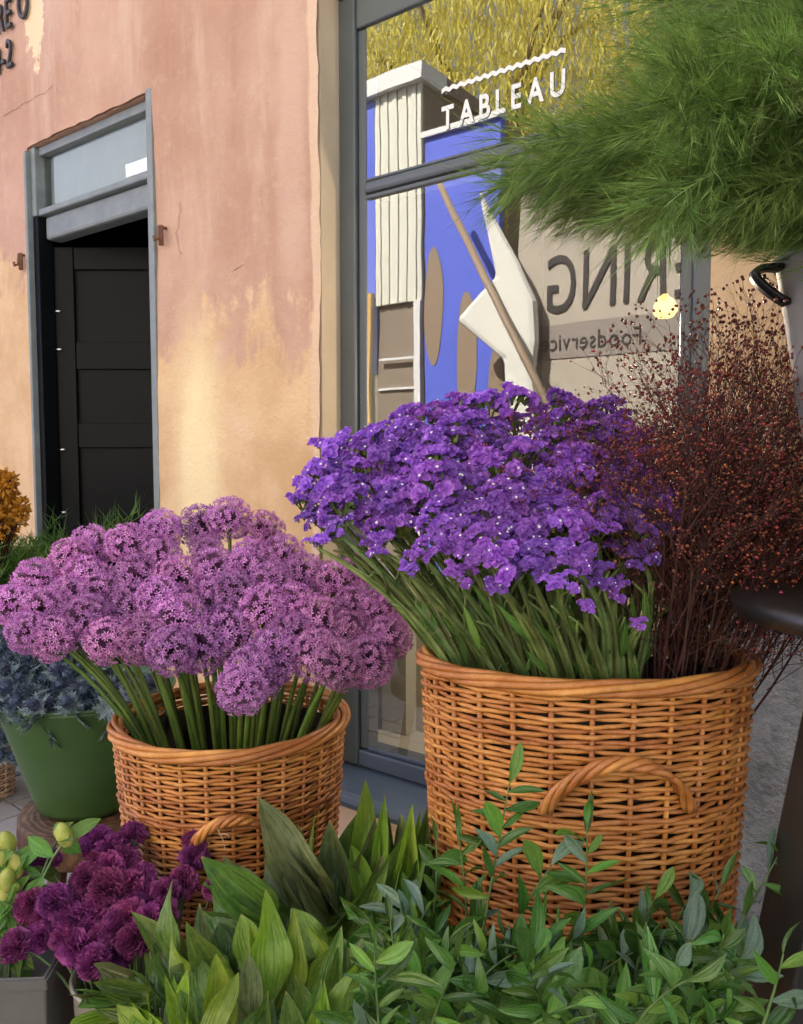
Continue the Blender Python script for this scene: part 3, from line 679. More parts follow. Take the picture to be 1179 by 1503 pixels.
# square planter, dull zinc vase, hidden florist buckets
pc = P(16, 1440, 1.13)
pt_ = thing('square_planter', 'dusty charcoal square planter holding lime yellow buds', 'planter', mw=Matrix.Translation((pc.x, pc.y, 0)) @ Matrix.Rotation(YAW - PI / 2 + .06, 4, 'Z'))
h = .565; m = MB(); hw0, hw1 = .068, .080
for hw, z in ((hw0, .003), (hw1, h), (hw1 - .006, h), (hw1 - .008, h - .05)):
    m.v += [Vector((sx * hw, sy * hw, z)) for sx, sy in ((-1, -1), (1, -1), (1, 1), (-1, 1))]
m.f += [(4 * i + j, 4 * i + (j + 1) % 4, 4 * i + 4 + (j + 1) % 4, 4 * i + 4 + j) for i in range(3) for j in range(4)] + [(3, 2, 1, 0), (12, 13, 14, 15)]
m.build('body', M['planter'], pt_, bevel=.003); boxes('rim_band', M['planter'], pt_, ((-hw1 - .003, -hw1 - .003, h - .014), (hw1 + .003, -hw1 - .0005, h - .001)), ((hw1 + .0005, -hw1 - .003, h - .0135), (hw1 + .003, hw1 + .003, h - .0015)))
def vase(name, label, cat, c, r, h, mat, taper=.75):
    t = thing(name, label, cat, (c.x, c.y, .002))
    m = MB(); m.lathe([(.001, .003), (r * taper, 0), (r * taper, .004), (r, h - .002), (r * 1.03, h), (r * .97, h + .001), (r * .93, h - .03), (r * taper * .95, .03), (.001, .02)], 40); m.build('body', mat, t, True)
    m = MB(); m.tube([(r * 1.015 * math.cos(2 * PI * i / 40), r * 1.015 * math.sin(2 * PI * i / 40), h) for i in range(40)], .003, 7, closed=True); m.build('rolled_rim', mat, t, True)
    return t
zc = P(196, 1425, 1.10); vase('zinc_vase', 'dull aged zinc vase holding burgundy carnations', 'vase', zc, .078, zc.z, M['zinctan'], .72)
ac1 = P(545, 1420, 1.13); vase('florist_bucket', 'dark florist bucket under the upright leaves beside the large basket', 'bucket', ac1, .10, .46, M['bucket'])
ac2 = P(330, 1560, .93); vase('florist_bucket', 'dark florist bucket under the broad leaves in front of the round basket', 'bucket', ac2, .10, .42, M['bucket'])
rc1 = P(720, 1600, .80); vase('florist_bucket', 'dark florist bucket under the ruscus sprigs', 'bucket', rc1, .10, .40, M['bucket'])
pbp = onZ(-12, 1172, 0.0); pbh = .36; PBC = Vector((pbp.x - .02, pbp.y - .06, pbh))
basket('pale wicker basket standing on the pavement behind the green tub', PBC, .15, .15, pbh, 20, .0105, .0042, M['wicker_pale'], .88, (.2,))

# ================================================================== FLOWERS
LEAF = {}
def leaf_mesh(kind, mat, curve, fold, wprof, nl=10, nw=4, wave=.0, twist=0., seed=0):
    m = MB()
    for i in range(nl + 1):
        t = i / nl; wd = wprof(t); a = curve * t
        cy = (math.sin(a) / curve) if abs(curve) > 1e-3 else t; cz = ((1 - math.cos(a)) / curve) if abs(curve) > 1e-3 else 0
        for j in range(nw + 1):
            u = j / nw - .5; x = u * wd; z = cz * -1 + fold * abs(x) + wave * math.sin(t * 9 + (3 if u > 0 else 0) + seed) * abs(u) * wd
            tw = twist * t; X = x * math.cos(tw) - 0; Zt = x * math.sin(tw)
            m.uv[len(m.v)] = (j / nw, t); m.v.append(Vector((X, cy, z + Zt)))
    w_ = nw + 1
    m.f += [(i * w_ + j, i * w_ + j + 1, (i + 1) * w_ + j + 1, (i + 1) * w_ + j) for i in range(nl) for j in range(nw)]
    return m.mesh(kind, mat, True)
broad = lambda t: max(.015, math.sin(PI * min(1, (t * .96 + .03)) ** .82) ** .85) * (1 - .25 * t)
lance = lambda t: max(.02, math.sin(PI * min(1, t * .97 + .03)) ** .9)
ASP = {k: [leaf_mesh('leaf', M[k], c, f, broad, 12, 6, wv, tw, s) for s, (c, f, wv, tw) in enumerate(((.25, .35, .16, .1), (.6, .2, .24, -.4), (-.2, .6, .14, .35), (.9, .3, .22, .7), (.4, .9, .12, .2)))] for k in ('aspid', 'aspid_y', 'aspid_d')}
RUS = {k: [leaf_mesh('leaf', M[k], c, f, lance, 7, 4, .03, tw, s) for s, (c, f, tw) in enumerate(((.3, .25, .1), (.9, .15, -.5), (-.4, .3, .6), (1.4, .3, .9)))] for k in ('ruscus', 'ruscus_y', 'ruscus_b')}
LIS = [leaf_mesh('leaf', M['lis_leaf'], c, .2, lance, 6, 4, .08, .2, 0) for c in (.4, .9)]

# ---- alliums
def allium_head(seed):
    m = MB(); k = MB(); N = 230; R = .0455
    for i in range(N):
        z = 1 - 2 * (i + .5) / N; ph = i * 2.39996 + U(-.2, .2); rr = math.sqrt(1 - z * z); d = Vector((rr * math.cos(ph), rr * math.sin(ph), z)) + Vector((U(-.1, .1), U(-.1, .1), U(-.1, .1))); d.normalize()
        if d.z < -.93: continue
        r0 = R * U(.74, .96); c = d * r0; x = d.orthogonal().normalized(); y = d.cross(x); sp = U(0, 1); L = U(.0068, .0098)
        for p in range(6):
            an = sp + p * PI / 3 + U(-.12, .12); o = x * math.cos(an) + y * math.sin(an); tip = c + (o * .86 + d * U(.25, .6)) * L; s_ = d.cross(o) * L * .17; mid = c + (o * .5 + d * .35) * L
            q = len(m.v); m.v += [c, mid + s_, tip, mid - s_]; m.f.append((q, q + 1, q + 2, q + 3))
        k.hair(d * .004, c + d * .002, .0008)
        for e_ in range(2):
            j_ = (d + Vector((U(-.3, .3), U(-.3, .3), U(-.3, .3)))).normalized(); k.hair(j_ * .003, j_ * R * U(.6, .8), .0017)
        k.hair(c, c + d * .007, .0011)
    return m.mesh('flower_head', M['allium'], False), k.mesh('pedicels', M['allium_core'], False)
AH = [allium_head(i) for i in range(5)]
AL = [(337, 762, 80), (387, 780, 75), (295, 773, 80), (237, 778, 75), (237, 815, 70), (134, 804, 80), (187, 799, 75), (105, 820, 75), (302, 807, 60), (368, 815, 65), (415, 817, 80), (53, 851, 78), (126, 851, 85), (21, 888, 82), (62, 897, 88), (100, 880, 84), (42, 928, 76), (79, 937, 82), (128, 906, 88), (200, 851, 95), (195, 893, 90), (210, 938, 94), (263, 851, 90), (316, 841, 92), (363, 836, 85), (400, 857, 84), (447, 846, 84), (494, 857, 84), (526, 836, 64), (263, 912, 100), (295, 948, 100), (316, 880, 96), (337, 928, 98), (389, 894, 92), (372, 990, 104), (356, 1010, 92), (405, 962, 102), (463, 912, 96), (468, 962, 98), (515, 935, 92), (526, 894, 90), (540, 972, 92), (572, 935, 82), (557, 894, 80), (252, 955, 88), (498, 975, 92), (160, 940, 84), (430, 935, 90), (235, 880, 84), (150, 870, 80), (345, 870, 84), (430, 890, 84)]
AG = 'lilac alliums in the round wicker basket'
ALB = 'lilac pink allium globe on a long green stem in the round wicker basket'
for px, py, dm in AL:
    dep = lerp(1.60, 1.20, (py - 762) / 250) + U(-.03, .03)
    H = P(px, py, dep); sc_ = (dm * dep / F) / .104
    off = H - SC; off.z = 0; dl = off.length; o = off.normalized() * min(SR * .80, dl * .62)
    if o.dot(FH) < 0: o = o - FH * o.dot(FH) * .0
    base = Vector((SC.x, SC.y, SC.z - .20)) + o * .62; mid = Vector((SC.x, SC.y, SC.z + .02)) + o
    ALB = 'lilac pink allium globe ' + ('at the back against the plaster wall' if py < 825 else 'leaning out over the green tub of thistles' if px < 165 else 'leaning against the purple statice stems' if px > 480 else 'hanging low over the rim of the round basket' if py > 935 else 'in the middle of the round basket bunch')
    t = thing('allium_flower', ALB, 'flower', base, AG)
    top = H - base; md = (mid - base)
    m = MB(); m.tube(bez([(0, 0, 0), md * 1.0, top - (top - md) * .45, top], 10), [.0044] * 5 + [.0041, .0039, .0037, .0035, .0032], 7); m.build('stem', M['stem_a'], t, True)
    hm, pm = AH[rnd.randrange(5)]; mw = zmat(top, (top - md).normalized() + UP * .2 - FH * .15, U(0, 6.28), sc_)
    hd_ = ob('flower_head', hm, t, mw); stuff(ob('pedicels', pm, hd_))

# ---- statice
def floret(m, c, d, r):
    d = d.normalized(); x = d.orthogonal().normalized(); y = d.cross(x); k = len(m.v); n = 7; sp = U(0, 6)
    m.v.append(c - d * r * .55)
    for i in range(n):
        an = sp + 2 * PI * i / n; rr = r * U(.55, .8); m.v.append(c + (x * math.cos(an) + y * math.sin(an)) * rr + d * r * U(-.05, .2))
    for i in range(n):
        an = sp + 2 * PI * (i + .5) / n; rr = r * U(.85, 1.15); m.v.append(c + (x * math.cos(an) + y * math.sin(an)) * rr + d * r * (U(.05, .2) if i % 2 else U(.35, .65)))
    for i in range(n):
        j = (i + 1) % n; m.f += [(k, k + 1 + i, k + 1 + j), (k + 1 + i, k + 1 + n + i, k + 1 + j), (k + 1 + j, k + 1 + n + i, k + 1 + n + j)]
def statice_head(seed):
    fl, wh, br = MB(), MB(), MB(); nb = rnd.choice((5, 6, 7))
    for b_ in range(nb):
        an = 2 * PI * b_ / nb + U(-.4, .4); el = U(.35, 1.25) if b_ else 1.45; d = Vector((math.cos(an) * math.cos(el), math.sin(an) * math.cos(el), math.sin(el)))
        L = U(.026, .042); tip = d * L; br.tube([(0, 0, -.035), (0, 0, -.012), tip], [.0022, .002, .0016], 5)
        side = d.cross(UP); side = side.normalized() if side.length > .1 else Vector((1, 0, 0)); fwd = (Vector((math.cos(an), math.sin(an), 0)) * .8 + UP * .35).normalized(); up = (d * .5 + UP).normalized()
        comb = U(.020, .034)
        cv = (side * math.cos(an * 3) + fwd * math.sin(an * 3 + 1)).normalized()
        N = rnd.randrange(8, 12)
        for i in range(N):
            u = i / (N - 1) - .5
            for rw in (-1, 0, 1):
                if rw and U(0, 1) < .22: continue
                c = tip + cv * (u * comb * 1.5) + cv.cross(up) * (rw * .0065) + up * (.010 - .018 * u * u * 2 + U(-.002, .002) - abs(rw) * .003)
                dd = (up + cv.cross(up) * rw * .7 + cv * u * .9 + Vector((U(-.3, .3), U(-.3, .3), U(-.2, .3)))).normalized()
                floret(fl, c, dd, U(.0048, .0068))
                if U(0, 1) < .055: floret(wh, c + dd * .005, dd, .0021)
            if i % 2: 
                c = tip + cv * (u * comb * 1.4); br.hair(c - up * .010, c + up * .006, .0028); br.hair(c - up * .012 + side * .003, c + up * .003 - side * .003, .003)
    return fl.mesh('flower_cluster', M['statice'], False), wh.mesh('white_florets', M['statice_white'], False), br.mesh('bracts', M['bract'], False)
SHD = [statice_head(i) for i in range(8)]
poly = [(452, 742), (478, 690), (530, 655), (610, 622), (700, 604), (800, 600), (880, 606), (930, 645), (945, 720), (985, 780), (960, 800), (900, 800), (860, 790), (800, 838), (760, 838), (700, 815), (640, 790), (560, 765), (500, 760)]
def inpoly(x, y):
    c = False; j = len(poly) - 1
    for i in range(len(poly)):
        (xi, yi), (xj, yj) = poly[i], poly[j]
        if (yi > y) != (yj > y) and x < (xj - xi) * (y - yi) / (yj - yi) + xi: c = not c
        j = i
    return c
heads = [(443, 740, .6), (470, 765, .7), (500, 780, .6), (983, 785, .85), (945, 820, .6), (780, 832, .9), (710, 808, .85), (860, 888, .3), (939, 914, .28), (640, 770, .9), (920, 815, .7), (470, 800, .45), (560, 800, .6), (622, 812, .6), (672, 845, .55), (735, 862, .5), (822, 862, .55), (885, 848, .55), (905, 868, .45), (600, 838, .4), (850, 835, .7)]
tries = 0
while len(heads) < 116 and tries < 20000:
    tries += 1; x, y = U(440, 1000), U(595, 850)
    if inpoly(x, y) and all((x - a) ** 2 + ((y - b) * 1.3) ** 2 > 30 ** 2 for a, b, c in heads): heads.append((x, y, U(.72, 1.22)))
SG = 'purple statice in the large wicker basket'; SLB = 'purple papery statice spray on a winged green stem in the large basket'
star = (1., .38, .8, .38, 1., .38, .8, .38)
for px, py, s in heads:
    hx = abs(px - 730) / 290
    dep = lerp(1.36, 1.0, max(0, min(1.1, (py - 600 - hx * 60) / 220))) + U(-.045, .045)
    H = P(px, py + 6, dep)
    u = lerp(-.80, .36, (px - 430) / 570); v = lerp(-.62, .5, (dep - 1.0) / .36)
    rim = Vector((BC.x, BC.y, BC.z - .01)) + RT * (BRX * u) + FH * (BRY * v * math.sqrt(max(.1, 1 - u * u)))
    base = rim + (Vector((BC.x, BC.y, rim.z)) - rim) * .25 - UP * .16
    SLB = 'purple statice spray ' + ('with a tiny single bloom hanging low on its stem' if s < .32 else 'leaning out over the lilac alliums' if px < 560 else 'mixed into the dark berry twigs' if px > 880 else 'at the top in front of the shop window' if py < 690 else 'in the front of the large basket bunch')
    t = thing('statice_flower', SLB, 'flower', base, SG)
    top = H - base; md = rim - base
    wob_ = RT * U(-.025, .025) + FH * U(-.02, .02)
    pth = bez([(0, 0, 0), md * 1.1 - wob_ * .5, md + (top - md) * .6 + UP * .01 + wob_ * 1.4, top], 11)
    m = MB(); ws = U(.8, 1.25); m.tube(pth, [.0066 * ws] * 6 + [.006, .0055, .005, .0045, .003], 8, star=star, twist=.22)
    # ragged wing tips along the stem
    for q in range(9):
        i = rnd.randrange(2, 9); p = pth[i]; dv = Vector((U(-1, 1), U(-1, 1), U(.4, 1.4))).normalized(); m.hair(p, p + dv * U(.010, .02), .0022)
    m.build('stem', M['stem_s'], t)
    for z_ in range(2):                                          # short side branchlets under the head
        i = rnd.randrange(6, 9); p = pth[i]; e_ = p + (top.normalized() + RT * U(-.9, .9) - FH * U(-.3, .8)).normalized() * U(.03, .055); m2 = MB(); m2.tube([p, (p + e_) / 2 + UP * .004, e_], [.0026, .0022, .0016], 5); ob('branchlet', m2.mesh('branchlet', M['stem_s'], True), t)
    if rnd.random() < .7:
        i = rnd.randrange(3, 6); p = pth[i]; dv = (top.normalized() + RT * U(-.8, .8) - FH * U(0, .6)).normalized()
        ob('leaf', LIS[rnd.randrange(2)], t, frame_mat(p, dv, -FH + UP * .2, .009, U(.05, .10), .05))
    fl, wh, br = SHD[rnd.randrange(8)]
    dirn = ((top - md).normalized() * .6 + UP * U(.35, .9) - FH * U(.3, .95) + RT * U(-.4, .4))
    mw = zmat(top, dirn, U(0, 6.28), s * .95)
    c = ob('flower_cluster', fl, t, mw); stuff(ob('white_florets', wh, c)); stuff(ob('bracts', br, c))

# ---- dark berry twigs
def berry_branch(seed):
    tw, be = MB(), MB()
    def octa(c, r):
        k = len(be.v); be.v += [c + Vector(v) * r for v in ((1, 0, 0), (-1, 0, 0), (0, 1, 0), (0, -1, 0), (0, 0, 1), (0, 0, -1))]
        be.f += [(k + a, k + b, k + c_) for a, b, c_ in ((0, 2, 4), (2, 1, 4), (1, 3, 4), (3, 0, 4), (2, 0, 5), (1, 2, 5), (3, 1, 5), (0, 3, 5))]
    def grow(p, d, L, r, lev):
        mid = p + d * L * .5 + Vector((U(-1, 1), U(-1, 1), U(-1, 1))) * L * .05; e = p + d * L
        tw.tube([p, mid, e], [r, r * .85, r * .7], 3, caps=False)
        if lev == 0:
            octa(e, U(.0021, .0036)); return
        n = 2 if lev < 5 else 3
        for i in range(n):
            x = d.orthogonal().normalized(); y = d.cross(x); an = U(0, 6.28); sp = U(.25, .72)
            nd = (d + (x * math.cos(an) + y * math.sin(an)) * sp).normalized()
            if U(0, 1) < .07: octa(e, .002); continue
            grow(e, nd, L * U(.55, .85), r * .72, lev - 1)
        if U(0, 1) < .3: octa(mid + Vector((U(-1, 1), U(-1, 1), U(-1, 1))) * .006, U(.0014, .0022))
    p = Vector((0, 0, 0)); d = Vector((0, 0, 1)); tw.tube([p, (.006, 0, .2), (0, .005, .42)], [.0026, .0022, .0016], 4)
    for i in range(9):
        z = lerp(.19, .42, i / 8); x = Vector((U(-1, 1), U(-1, 1), U(.8, 1.8))).normalized(); grow(Vector((0, 0, z)), x, U(.07, .11), .0011, 4 if i < 7 else 5)
    return tw.mesh('twigs', M['twig'], False), be.mesh('berries', M['berry'], True)
BB = [berry_branch(i) for i in range(6)]
BG = 'dark berry twigs in the large wicker basket'; BLB = 'fine red brown berry twig standing in the large wicker basket'
for i in range(94):
    u = U(.30, .84); v = U(-.75, .75) * math.sqrt(max(.05, 1 - u * u))
    base = Vector((BC.x, BC.y, BC.z - .14)) + RT * (BRX * u * .9) + FH * (BRY * v * .9)
    tx = lerp(925, 1290, max(0, min(1, (u - .30) / .54 + U(-.25, .25)))); ty = U(545, 760) + abs(tx - 1080) * .12
    if tx < 980: ty = U(600, 700)
    if i < 20: ty = U(505, 590); tx = U(1010, 1240)
    dep = lerp(.98, 1.35, (v + .8) / 1.6) + U(-.05, .1)
    H = P(tx, ty, dep); d = H - base; s = d.length / .62
    BLB = 'fine red brown berry twig ' + ('rising in front of the shop window beside the statice' if tx < 1035 else 'rising against the plaster wall above the black stand')
    t = thing('berry_twig', BLB, 'twig', group=BG, mw=zmat(base, d, U(0, 6.28), s)); q = BB[rnd.randrange(6)]
    stuff(ob('twigs', q[0], t)); stuff(ob('berries', q[1], t))

# ---- feathery fern
def plume(seed):
    st_, ha = MB(), MB(); L = 1.; lift = U(.15, .35); droop = U(.22, .42)
    def at(t): return Vector((t * L * .96, .04 * math.sin(t * 3 + seed), lift * t * 1.6 - droop * t * t * 1.1 - .12 * t ** 4))
    N = 26; st_.tube([at(i / N) for i in range(N + 1)], [lerp(.0045, .001, i / N) for i in range(N + 1)], 4)
    nb = 110
    for i in range(nb):
        t = lerp(.14, 1.0, (i + U(0, 1)) / nb); p = at(t); tan = (at(min(1, t + .02)) - at(max(0, t - .02))).normalized()
        an = U(0, 6.28); x = tan.orthogonal().normalized(); y = tan.cross(x); o = (x * math.cos(an) + y * math.sin(an))
        bl = U(.10, .30) * (1.05 - .55 * t); d = (tan * U(.8, 1.5) + o * U(.5, 1.0)).normalized(); e = p + d * bl - UP * bl * bl * .8; mid = (p + e) / 2 + UP * bl * .05
        ha.hair(p, mid, .0014); ha.hair(mid, e, .0010)
        nh = int(11 + bl * 100)
        for q in range(nh):
            s = U(.05, 1); c = p.lerp(mid, s * 2) if s < .5 else mid.lerp(e, s * 2 - 1)
            hd2 = (d + Vector((U(-1, 1), U(-1, 1), U(-1, 1))) * .33).normalized(); hl = U(.03, .11)
            ha.hair(c, c + hd2 * hl, U(.0006, .0011))
    return st_.mesh('stem', M['stem_f'], True), ha.mesh('needles', M['fern'], False), at(1.0)
PL = [plume(i) for i in range(6)]
FG = 'feathery fern plumes in the zinc bucket'; FLB = 'feathery bright green asparagus fern plume sweeping out of the zinc bucket'
mouth = Vector((ST.x, ST.y, ST.z + VH - .02))
edge = [(1000, -40), (965, 40), (920, 105), (830, 176), (745, 228), (716, 255), (738, 280), (790, 300), (860, 316), (940, 330), (1010, 345), (1060, 355)]
tips = []
for i in range(54):                                              # plumes that reach the ragged outline over the window
    f = i / 53 * (len(edge) - 1); k = min(len(edge) - 2, int(f)); x = lerp(edge[k][0], edge[k + 1][0], f - k); y = lerp(edge[k][1], edge[k + 1][1], f - k)
    sh = abs(rnd.gauss(0, .12)); tips.append((lerp(x, 1345, sh) + U(-12, 12), lerp(y, 340, sh) + U(-10, 6), U(.82, 1.12), 0))
for i in range(26): tips.append((U(950, 1180), U(-10, 310), U(.62, .80), 1))           # toward the street
for i in range(26): tips.append((U(930, 1700), U(-260, 60), U(.7, 1.25), 2))           # upward
for i in range(8): tips.append((U(1500, 1750), U(60, 330), U(.85, 1.1), 2))
for px, py, dep, kd in tips:
    b0 = mouth + Vector((U(-.06, .06), U(-.06, .06), U(-.03, 0))); H = P(px, py, dep); d = H - b0
    k = rnd.randrange(6); ch = PL[k][2]; sc_ = d.length / ch.length
    def basis(v):
        e1 = v.normalized(); e3 = (UP - e1 * UP.dot(e1)); e3 = e3.normalized() if e3.length > .05 else FH; return Matrix((e1, e3.cross(e1), e3)).transposed()
    R3 = basis(d) @ basis(ch).transposed(); mw = Matrix.Translation(b0) @ R3.to_4x4() @ Matrix.Scale(sc_, 4)
    FLB = 'feathery green asparagus fern plume ' + ('sweeping across the shop window' if kd == 0 and py > 150 else 'rising steeply out of the zinc bucket' if kd == 2 or py <= 150 else 'leaning out of the zinc bucket toward the street')
    t = thing('fern_plume', FLB, 'fern', group=FG, mw=mw); ob('stem', PL[k][0], t); stuff(ob('needles', PL[k][1], t))

# ---- thistles
def thistle_head(seed):
    c_, b_ = MB(), MB()
    c_.lathe([(.001, -.008), (.007, -.005), (.009, .003), (.007, .013), (.001, .018)], 9)
    for i in range(70):
        z = U(-.2, 1); an = U(0, 6.28); rr = math.sqrt(max(0, 1 - z * z)); d = Vector((rr * math.cos(an), rr * math.sin(an), z * 1.3)); c_.hair(d * .008 + Vector((0, 0, .004)), d * .0155 + Vector((0, 0, .005)), .0013)
    for i in range(11):
        an = 2 * PI * i / 11 + U(-.15, .15); d = Vector((math.cos(an), math.sin(an), U(-.05, .45))).normalized(); sv = d.cross(UP).normalized(); L = U(.018, .032)
        p = Vector((0, 0, -.006)); k = len(b_.v)
        b_.v += [p - sv * .001, p + d * L * .45 - sv * .0046, p + d * L, p + d * L * .45 + sv * .0046]; b_.f.append((k, k + 1, k + 2, k + 3))
        for s in (-1, 1):
            for f in (.3, .55, .75): b_.hair(p + d * L * f, p + d * L * (f + .22) + sv * s * .010, .0011)
    return c_.mesh('cone', M['thistle'], False), b_.mesh('bracts', M['thistle_g'], False)
TH = [thistle_head(i) for i in range(3)]
TG = 'blue grey thistles in the green tub'; TLB = 'spiky blue grey thistle head in the green tub'
TL = [(8, 985), (35, 985), (65, 975), (95, 965), (120, 985), (12, 1012), (40, 1018), (66, 1004), (90, 1010), (110, 1015), (30, 1000), (140, 1005), (55, 958), (20, 955), (140, 975), (8, 935), (75, 1022), (125, 1020), (150, 1020), (50, 985), (85, 985), (165, 1015), (180, 1000), (160, 985), (5, 960), (40, 965), (110, 950), (200, 1010), (220, 1005), (3, 1030), (25, 1034), (50, 1036), (100, 1034), (132, 1036), (160, 1032), (190, 1030), (-12, 1015), (-20, 990), (75, 1036), (15, 975), (102, 996)]
for px, py in TL:
    dep = lerp(2.02, 1.80, (py - 935) / 85) + U(-.04, .04); H = P(px, py, dep)
    o = H - GB; o.z = 0; base = Vector((GB.x, GB.y, GZ + .16)) + o.normalized() * min(.12, o.length * .6)
    t = thing('thistle_flower', TLB, 'flower', base, TG); top = H - base
    m = MB(); m.tube(bez([(0, 0, 0), top * .5 + UP * .02, top], 6), .0020, 5); m.build('stem', M['thistle'], t, True)
    for s in range(7):
        q = top * U(.55, .97) + Vector((U(-.035, .035), U(-.035, .035), U(-.02, .01)))
        if s < 2: ob('spiny_leaf', TH[0][1], t, zmat(q, Vector((U(-1, 1), U(-1, 1), U(.2, 1))), U(0, 6), U(1., 1.5)))
    q = TH[rnd.randrange(3)]; mw = zmat(top, top.normalized() + UP * .5 - FH * .7, U(0, 6.28), U(1.3, 1.7)); h_ = ob('cone', q[0], t, mw); ob('bracts', q[1], h_)

# ---- carnations
def carnation(seed):
    m, g_ = MB(), MB(); R = .0235
    for i in range(44):
        z = lerp(-.15, 1, (i + .5) / 44); an = i * 2.39996 + U(-.3, .3); rr = math.sqrt(max(0, 1 - z * z)); d = Vector((rr * math.cos(an), rr * math.sin(an), z)).normalized()
        x = (d.orthogonal().normalized()); y = d.cross(x); ro = U(0, 6.28); x, y = x * math.cos(ro) + y * math.sin(ro), y * math.cos(ro) - x * math.sin(ro)
        nx = 8; L = R * U(.85, 1.08); k = len(m.v)
        for r_ in range(3):
            f = (.25, .68, 1.)[r_]
            for j in range(nx):
                u = j / (nx - 1) - .5; cr = (1 if j % 2 else -1) * .0016 * r_
                m.v.append(d * (L * f - abs(u) * .004 * r_ + (cr if r_ == 2 else 0) * .5) + x * (u * .022 * (.25 + .75 * f)) + y * (cr * 1.5 + .004 * r_ * u))
        m.f += [(k + r_ * nx + j, k + r_ * nx + j + 1, k + (r_ + 1) * nx + j + 1, k + (r_ + 1) * nx + j) for r_ in range(2) for j in range(nx - 1)]
    g_.lathe([(.002, -.03), (.006, -.026), (.0068, -.012), (.009, .0)], 9)
    return m.mesh('flower_head', M['carn'], False), g_.mesh('calyx', M['calyx'], True)
CA = [carnation(i) for i in range(5)]
CG = 'burgundy carnations in the zinc vase'; CLB = 'ruffled burgundy carnation in the dull zinc vase'
CL = [(142, 1232, 44), (195, 1222, 38), (163, 1243, 44), (180, 1262, 48), (288, 1228, 36), (270, 1290, 42), (286, 1254, 40), (36, 1294, 40), (66, 1262, 42), (43, 1325, 46), (79, 1319, 46), (57, 1371, 42), (19, 1387, 44), (130, 1288, 50), (157, 1297, 50), (136, 1336, 52), (187, 1297, 48), (104, 1346, 48), (187, 1341, 50), (217, 1317, 50), (152, 1374, 50), (109, 1385, 48), (197, 1374, 46), (136, 1408, 44), (316, 1300, 30), (244, 1303, 38), (168, 1330, 48), (220, 1350, 46), (118, 1318, 48), (206, 1285, 42), (150, 1318, 48), (172, 1358, 48), (128, 1360, 48), (200, 1330, 46), (226, 1372, 44), (172, 1395, 44), (145, 1268, 44), (95, 1372, 42), (60, 1340, 40), (160, 1270, 44), (240, 1335, 42)]
for px, py, dm in CL:
    dep = lerp(1.20, 1.05, (py - 1225) / 180) + U(-.02, .02); H = P(px, py, dep)
    o = H - zc; o.z = 0; base = Vector((zc.x, zc.y, zc.z - .12)) + o.normalized() * min(.05, o.length * .5)
    t = thing('carnation_flower', CLB, 'flower', base, CG); top = H - base; md = Vector((base.x, base.y, zc.z + .01)) + o.normalized() * min(.02, o.length * .2) - base
    m = MB(); m.tube(bez([(0, 0, 0), md, top - (top - md) * .25 + UP * .0, top - (top - md).normalized() * .02], 8), .0018, 5); m.build('stem', M['calyx'], t, True)
    q = CA[rnd.randrange(5)]; s = dm * dep / F / .041
    mw = zmat(top - (top - md).normalized() * .006, (top - md).normalized() * .7 + UP * .4 - FH * (.7 if py > 1262 else .15), U(0, 6.28), s); h_ = ob('flower_head', q[0], t, mw); ob('calyx', q[1], h_)

# ---- lime buds
YG = 'lime yellow buds in the square planter'; YLB = 'lime yellow flower bud with soft green leaves in the charcoal planter'
bm_ = MB(); bm_.lathe([(.001, -.013), (.006, -.011), (.0095, -.003), (.0098, .004), (.007, .012), (.0035, .0165), (.001, .018)], 12)
for v in bm_.v: v.x *= 1 + .10 * math.sin(3 * math.atan2(v.y, v.x))
BUD = bm_.mesh('bud', M['bud'], True)
for px, py, s in ((12, 1243, 1.25), (23, 1279, 1.2), (9, 1300, 1.25), (5, 1266, .9), (24, 1312, 1.), (96, 1232, 1.2), (88, 1226, .8), (3, 1322, 1.), (33, 1345, .8), (-14, 1270, 1.1), (-20, 1300, 1.1)):
    dep = 1.14 + U(-.02, .03); H = P(px, py, dep); base = Vector((pc.x + U(-.02, .02), pc.y + U(-.02, .02), .46))
    t = thing('bud_flower', YLB, 'flower', base, YG); top = H - base; pth = bez([(0, 0, 0), Vector((top.x * .1, top.y * .1, top.z * .7)), top], 8)
    m = MB(); m.tube(pth, .0019, 5); m.build('stem', M['calyx'], t, True); ob('bud', BUD, t, zmat(top + UP * .004, UP + Vector((U(-.4, .4), U(-.4, .4), 0)), U(0, 6), s))
    for k in range(7):
        p = pth[rnd.randrange(4, 8)]; ob('leaf', LIS[rnd.randrange(2)], t, frame_mat(p, Vector((U(-1, 1), U(-1, 1), U(-.5, .9))), -FH + UP * .6, U(.016, .024), U(.035, .06), .05))
for px, py, qx, qy, wd in ((70, 1275, 60, 1222, 14), (85, 1295, 108, 1240, 16), (60, 1270, 35, 1240, 14), (10, 1400, 5, 1450, 12), (30, 1405, 25, 1450, 12), (55, 1390, 66, 1425, 12), (5, 1340, 25, 1365, 14)):
    pass

